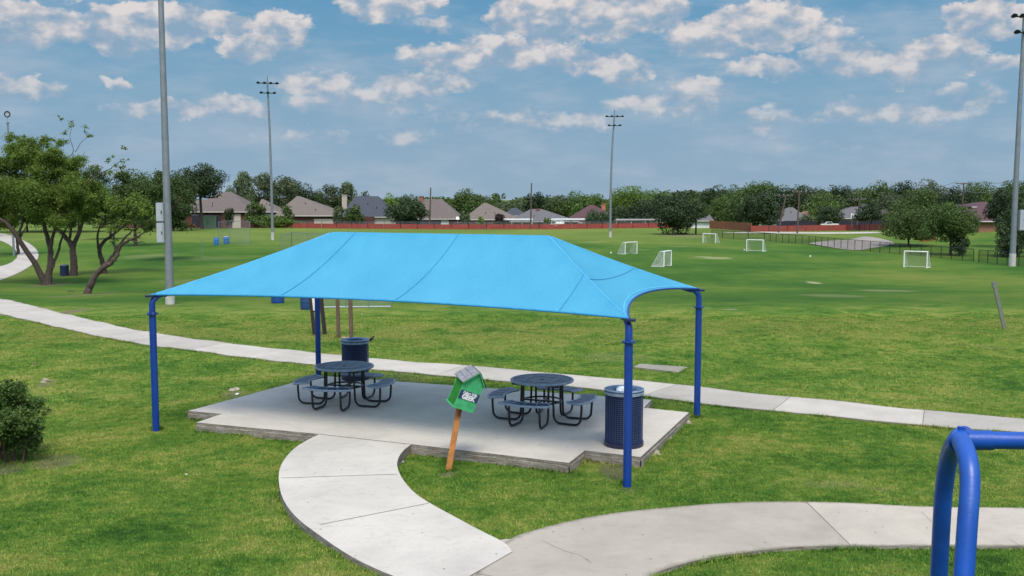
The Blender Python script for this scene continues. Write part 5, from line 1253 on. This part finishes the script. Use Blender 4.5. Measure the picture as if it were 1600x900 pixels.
# ------------------------------------------------------------ swing frame
SB = (.97, -.06)
def Dp(px, py, Y): return D(px, py, Y)
topc = Dp(1497, 686, 4.62)
farp = [(1499,680,4.65),(1484,690,4.85),(1474,716,5.0),(1467,760,5.08),(1464,800,5.12),(1459,900,5.2)]
near_ = [(1497,683,4.60),(1507,700,4.42),(1514,730,4.32),(1515,765,4.27),(1511,810,4.22),(1505,900,4.15)]
o = thing('swing_frame', (topc.x, topc.y, 0), 'thick glossy blue tube swing frame in the right foreground', 'swing frame'); org = Vector((topc.x, topc.y, 0))
def ext(L):
    P_ = [Dp(*p)-org for p in L]; d = (P_[-1]-P_[-2]).normalized(); t = -(P_[-1].z)/d.z; P_.append(P_[-1]+d*t); return P_
def tubeleg(L, r):
    P_ = ext(L); Q = smoothpoly([tuple(p) for p in P_], 3); mb = MB(); mb.tube(Q, r, 28); return mb.build('leg', M_swing, o, True)
tubeleg([(p[0]+8, p[1], p[2]) for p in farp], .0445); tubeleg([(p[0]+1, p[1], p[2]) for p in near_], .0425)
b0 = Dp(1500, 687.5, 4.62)-org; b1 = b0+Vector((SB[0], SB[1], 0))*2.9
b1.z = b0.z
mb = MB(); mb.tube([b0+Vector((.05,0,0)), b1], .041, 28); mb.build('top_beam', M_swing, o, True)
mb = MB(); mb.tube([b0+Vector((-.02,0,0)), b0+Vector((.145,-.008,0))], .0465, 28); mb.build('beam_socket', M_swing, o, True)
cl = MB(); 
for ya in (-.035, .035): cl.tube([Vector((b0.x-.012+math.cos(t)*.012, ya+math.cos(t)*.047*.3, b0.z+math.sin(t)*.052)) for t in np.linspace(0,2*math.pi,25)[:-1]], .007, 8, closed=True)
dirn = Vector((.25,-.97,0)); up3 = Vector((0,0,1)); sdn = Vector((.97,.25,0))
mb = MB(); c0 = Dp(1499,690,4.58)-org
mb.tube([c0+(sdn*math.cos(t)+up3*math.sin(t))*.052 for t in np.linspace(0,2*math.pi,33)[:-1]], .008, 8, closed=True)
mb.tube([c0+up3*.05+sdn*.0, c0+up3*.072], .012, 10); mb.tube([c0+up3*.052+sdn*.018-up3*.004, c0+up3*.066+sdn*.022], .009, 10)
mb.build('clamp', M_swing, o, True)
# far end arch, out of the frame
e1 = b1
for sgn in (1, -1):
    P_ = [e1+Vector((-.02*sgn, 0, 0)), e1+Vector((.05*sgn,.25*sgn,-.06)), e1+Vector((.09*sgn,.42*sgn,-.35)), e1+Vector((.2*sgn,.95*sgn,-e1.z))]
    mb = MB(); mb.tube(smoothpoly([tuple(p) for p in P_], 3), .0445, 24); mb.build('leg', M_swing, o, True)

# ------------------------------------------------------------ goals
def goal(px, py, yaw, label, W_=1.83, H_=1.25, dpt=1.1, topd=.35):
    p = G(px, py); o = thing('soccer_goal', p, label, 'soccer goal', 'small white goals on the field', rz=yaw); r = .04
    hw = W_/2
    for sx in (-1, 1):
        mb = MB(); mb.tube([(sx*hw,0,0),(sx*hw,0,H_)], r*1.25, 10); mb.build('goal_post', M_white, o, True)
        mb = MB(); mb.tube([(sx*hw,0,H_),(sx*hw,topd,H_),(sx*hw,dpt,.03),(sx*hw,0,.03)], r*.62, 8); mb.build('side_bar', M_white, o, True)
    mb = MB(); mb.tube([(-hw,0,H_),(hw,0,H_)], r*1.25, 10); mb.build('crossbar', M_white, o, True)
    mb = MB(); mb.tube([(-hw,dpt,.03),(hw,dpt,.03)], r*.62, 8); mb.tube([(-hw,topd,H_),(hw,topd,H_)], r*.5, 8); mb.build('ground_bar', M_white, o, True)
    quads = [[(-hw,topd,H_),(hw,topd,H_),(hw,dpt,.03),(-hw,dpt,.03)], [(-hw,0,H_),(hw,0,H_),(hw,topd,H_),(-hw,topd,H_)]]
    for sx in (-1, 1): quads.append([(sx*hw,0,.03),(sx*hw,dpt,.03),(sx*hw,topd,H_),(sx*hw,0,H_)])
    quad_uv('net', quads, M_net, o)
goal(986, 397.5, R(42), 'small white goal nearest the canopy roof, opening to the right')
goal(1043, 416.5, R(62), 'small white goal seen almost side on, nearest the camera', H_=1.3)
goal(1108, 380.5, R(-42), 'smallest and farthest white goal, left of the black fence')
goal(1179, 393, R(-34), 'white goal in the middle of the right half, in front of the close fence posts')
goal(1430, 418.5, R(-38), 'white goal farthest right in front of the dark green trees', H_=1.35)
for (px, py, lb) in ((954.5,396.5,'white ball left of the goal nearest the canopy'),(1163,392,'white ball left of the middle goal'),(1266,402,'white ball lying alone on the field')):
    p = G(px, py); mb = MB(); mb.lathe([(.09*math.sin(t), .09-.09*math.cos(t)) for t in np.linspace(.05,3.09,10)], n=14); tag(mb.build('soccer_ball', M_litter, loc=p, smooth_=True), lb, 'ball')

# ------------------------------------------------------------ things left of and behind the canopy
p = G(326,357); s_ = p.y/F0; o = thing('electrical_cabinet', p, 'pale green utility cabinet standing in front of the red fence', 'utility cabinet')
wd = 21*s_; hh = 19*s_; mb = MB(); mb.box((0,0,hh/2), (wd,1.2,hh)); mb.build('cabinet_body', M_gbox, o, bevel=.04)
mb = MB(); mb.box((0,0,hh+.04), (wd+.12,1.35,.1)); mb.build('cabinet_top', M_gbox, o, bevel=.02)
for sx in (-1,1): mb = MB(); mb.box((sx*wd*.24,-.63,hh*.48), (wd*.44,.04,hh*.84)); d_ = mb.build('cabinet_door', M_gbox, o, bevel=.01); mb = MB(); mb.box((sx*wd*.06,-.67,hh*.5),(.05,.05,.2)); mb.build('handle', M_dkmetal, d_)
mb = MB(); mb.box((0,0,-.02), (wd+.5,1.7,.14)); mb.build('plinth', M_cbase, o)
def barrel(px, py, m, label, r=.30, h=.9, top=M_white):
    p = G(px, py); o = thing('plastic_barrel', p, label, 'barrel'); mb = MB(); mb.lathe([(r*.86,0),(r*.95,.04),(r,.2),(r*.97,.3),(r*1.02,.33),(r*.98,.36),(r*1.0,h*.65),(r*1.03,h*.68),(r*.98,h*.71),(r*.95,h-.05),(r*.88,h)], n=24); mb.build('drum', m, o, True)
    mb = MB(); mb.lathe([(r*.93,h-.015),(r*.95,h+.03),(r*.6,h+.045)], n=24); mb.build('rim', top, o, True)
barrel(338, 383, M_bluebar, 'light blue barrel on the grass left of the wire panels', .30, .88, M_bluebar)
barrel(353.5, 381.5, M_bluebar, 'blue barrel with a white lid beside the wire panels', .33, .95)
barrel(434, 474.5, mat('deep_blue_plastic', (.015,.07,.27), .5), 'blue barrel half hidden behind the canopy edge', .28, .8, M_bluebar)
barrel(479, 484, mat('dull_blue_plastic', (.02,.06,.17), .5), 'blue barrel beside the leaning dark posts behind the canopy', .24, .85, M_bluebar)
# wire panels
def wire_panel(name, pts, h, label, posts=2):
    return fence_line(name, pts, h, label, 'wire fence', posts, .035, M_galv, hp=h, link=M_glink, rail=M_galv)
wire_panel('backstop_fence', [G(342.5,385), G(362,380), G(391,383)], 2.9, 'tall see-through wire backstop by the blue barrels', 3)
wire_panel('dugout_fence', [G(439,398), G(456,389)], 1.9, 'short wire panel at the left end of the fence behind the canopy')
wire_panel('dugout_fence', [G(456,389), G(560,397)], 1.9, 'wire fence panel disappearing behind the top of the canopy', 5)
f = fence_line('low_wire_fence', [G(505,482), G(611,481)], 1.2, 'low wire fence with a white bottom rail seen under the canopy edge', 'wire fence', 4, .03, M_galv, hp=1.2, link=M_glink, rail=M_galv)
mb = MB(); a_, b_ = G(505,482), G(611,481); mb.tube([Vector((0,0,.05)), b_-a_+Vector((0,0,.05))], .03, 8); mb.build('bottom_rail', M_cab, f)
p = G(316,406); mb = MB(); mb.tube([(0,0,-.1),(0,0,32*p.y/F0)], .03, 8); tag(mb.build('thin_stake', M_galv, loc=p), 'thin metal stake standing alone on the grass right of the tall pole', 'stake')
# leaning dark frame with a white board
b1_ = G(490.5,524); b2_ = G(507,527.5); o = thing('sign_frame', b1_, 'two dark leaning posts holding a white board behind the back left canopy post', 'sign frame'); Yf = b1_.y
mb = MB(); mb.box((D(487.2,485,Yf)-b1_)*1.0, (.09,.09,2.3), Matrix.Rotation(-.085,3,'Y')); mb.build('frame_post', M_dark, o)
mb = MB(); mb.box((D(503.7,485,Yf)-b1_), (.11,.09,2.3), Matrix.Rotation(-.085,3,'Y')); mb.build('frame_post', M_dark, o)
c1 = D(494,486.5,Yf)-b1_; mb = MB(); mb.box(c1, (.34,.05,.05)); mb.build('cross_bar', M_dark, o)
mb = MB(); mb.box(D(494.5,470,Yf)-b1_, (.27,.03,.60)); mb.build('board', M_white, o)
for (px, py, lb, w_) in ((529.5,530,'left of two weathered brown wooden posts behind the bin',.10),(549.5,534.5,'right of two weathered brown wooden posts behind the bin',.11)):
    p = G(px, py); mb = MB(); mb.box((-.02,0,.95), (w_,w_,2.1), Matrix.Rotation(-.012,3,'Y')); tag(mb.build('wooden_post', M_brown, loc=p, bevel=.008), lb, 'wooden post', 'pair of brown posts')
p = G(537,530); mb = MB(); mb.box((0,0,.03), (.36,.14,.07), Matrix.Rotation(R(-28),3,'Z')); tag(mb.build('brick', M_brick, loc=p, bevel=.008), 'tan brick slab lying at the foot of the brown posts', 'brick')
# crow
p = G(579,536.5); o = None; me = MB()
me.tube([(.13,0,.14),(.08,0,.17),(0,0,.20),(-.09,0,.25),(-.13,0,.31),(-.16,0,.345),(-.19,0,.34)], [.012,.045,.075,.068,.040,.036,.016], 12)
me.tube([(-.185,0,.342),(-.235,0,.328)], [.014,.003], 8); me.tube([(.09,0,.16),(.20,0,.09),(.26,0,.06)], [.035,.028,.012], 8)
for sg in (-1,1): me.tube([(-.01,sg*.03,.15),(-.02,sg*.035,.07),(-.015,sg*.035,.0)], [.016,.007,.006], 6); me.tube([(-.015,sg*.035,.004),(-.06,sg*.045,.004)], .005, 6)
cr = me.build('crow', M_crow, loc=p, smooth_=True); cr.rotation_euler.z = R(200); cr.scale = (.6,.6,.6); tag(cr, 'small black bird standing in the grass behind the bin', 'bird')
# leaning grey post at right
p = G(1570,515.5); t = D(1553,441,p.y); mb = MB(); d = t-p; rt = Vector((0,0,1)).rotation_difference(d.normalized()).to_matrix(); mb.box(d*.5, (.10,.05,d.length*1.02), rt); mb.box(d*.95, (.14,.06,.14), rt)
tag(mb.build('leaning_post', mat('weathered_grey_post', (.16,.17,.15), .9, var=.25, scale=8), loc=p), 'leaning weathered grey post on the crest at the right', 'post')
# rocks and litter
def rock(px, py, w_, label, m=M_rock, flat=.6, seed=1, name='rock', z=None):
    p = G(px, py) if z is None else Z(px, py, z); r2 = np.random.default_rng(seed); bm = bmesh.new(); bmesh.ops.create_icosphere(bm, subdivisions=3, radius=1)
    ph = r2.uniform(0, 6, 6)
    for v in bm.verts:
        c = v.co; k = 1+.22*math.sin(c.x*2.3+ph[0])*math.sin(c.y*2.7+ph[1])+.14*math.sin(c.z*4+ph[2]+c.x*3)+.08*math.sin(c.y*7+ph[3])
        v.co = Vector((c.x*k*w_/2, c.y*k*w_*.4, max(-.3, c.z*k)*w_*.5*flat))
    me = bpy.data.meshes.new(name); bm.to_mesh(me); bm.free(); me.materials.append(m); o = bpy.data.objects.new(name, me); col.objects.link(o); o.location = p+Vector((0,0,w_*.1)); o.rotation_euler.z = r2.uniform(0,6)
    return tag(o, label, 'rock' if name == 'rock' else 'litter')
rock(71,598,.22,'tan rock half sunk in the lawn above the shrub', seed=2); rock(54,571,.13,'small dark rock in the lawn above the tan one', M_brown, seed=3)
rock(366,611,.26,'flat brown stone at the left of the pad edge', seed=4, flat=.35); rock(357,615,.16,'dark flat stone beside the flat brown one', M_brown, seed=5, flat=.35)
rock(370,617,.10,'white scrap lying below the flat stones', M_litter, seed=6, name='litter_scrap')
rock(627,726,.12,'pale grey stone tucked against the inner bend of the walkway', mat('grey_stone', (.4,.42,.44), .8), seed=7, flat=.8)
rock(632,712,.14,'brown stone in the corner between walkway and pad', seed=8); rock(245,594.5,.06,'tiny white scrap behind the front left post', M_litter, seed=9, name='litter_scrap'); rock(236,637,.09,'white scrap on the grass left of the front left post', M_litter, seed=10, name='litter_scrap')
for k, (px, py, w_, lb) in enumerate([(1022,712,.26,'broken concrete lump right below the pad corner'),(1046,690,.20,'broken concrete lump halfway along the right side of the pad'),(1075,662,.16,'broken concrete lump at the far right corner of the pad'),(1003,727,.20,'crumbled lump under the front right pad corner'),(436,748,.10,'small tan stone at the outer edge of the curved walkway'),(449,795,.16,'crumbled tan stone along the lower walkway edge'),(462,812,.12,'small crumbled stone lowest along the walkway edge'),(870,741,.16,'crumbled stone at the base of the front pad face'),(925,716,.14,'stone in the notch of the pad')]):
    rock(px, py, w_, lb, seed=20+k, flat=.55)
p = G(112,457); mb = MB(); mb.tube([(-.25,0,.05),(-.1,.05,.09),(.1,0,.06),(.28,.03,.1)], [.02,.035,.03,.01], 7); tag(mb.build('fallen_branch', M_twig, loc=p), 'short dark fallen branch on the grass between the left trees', 'branch')
p = G(1568,669); mb = MB(); mb.tube([(-.16,0,.05),(-.05,.03,.06),(.05,-.01,.055),(.17,.04,.06)], [.012,.016,.014,.006], 6); tag(mb.build('twig', M_twig, loc=p), 'dark twig lying on the sidewalk at the right', 'twig')
for (px, py, lb) in ((292,742,'white speck of paper on the lawn left of the walkway'),(1085,497,'white scrap on the grass beyond the sidewalk right of the canopy'),(565,491,'white scrap under the far low wire fence'),(445,481,'white scrap in the grass right of the half hidden blue barrel')):
    rock(px, py, .045, lb, M_litter, seed=px, name='litter_scrap')
bpy.context.view_layer.update()
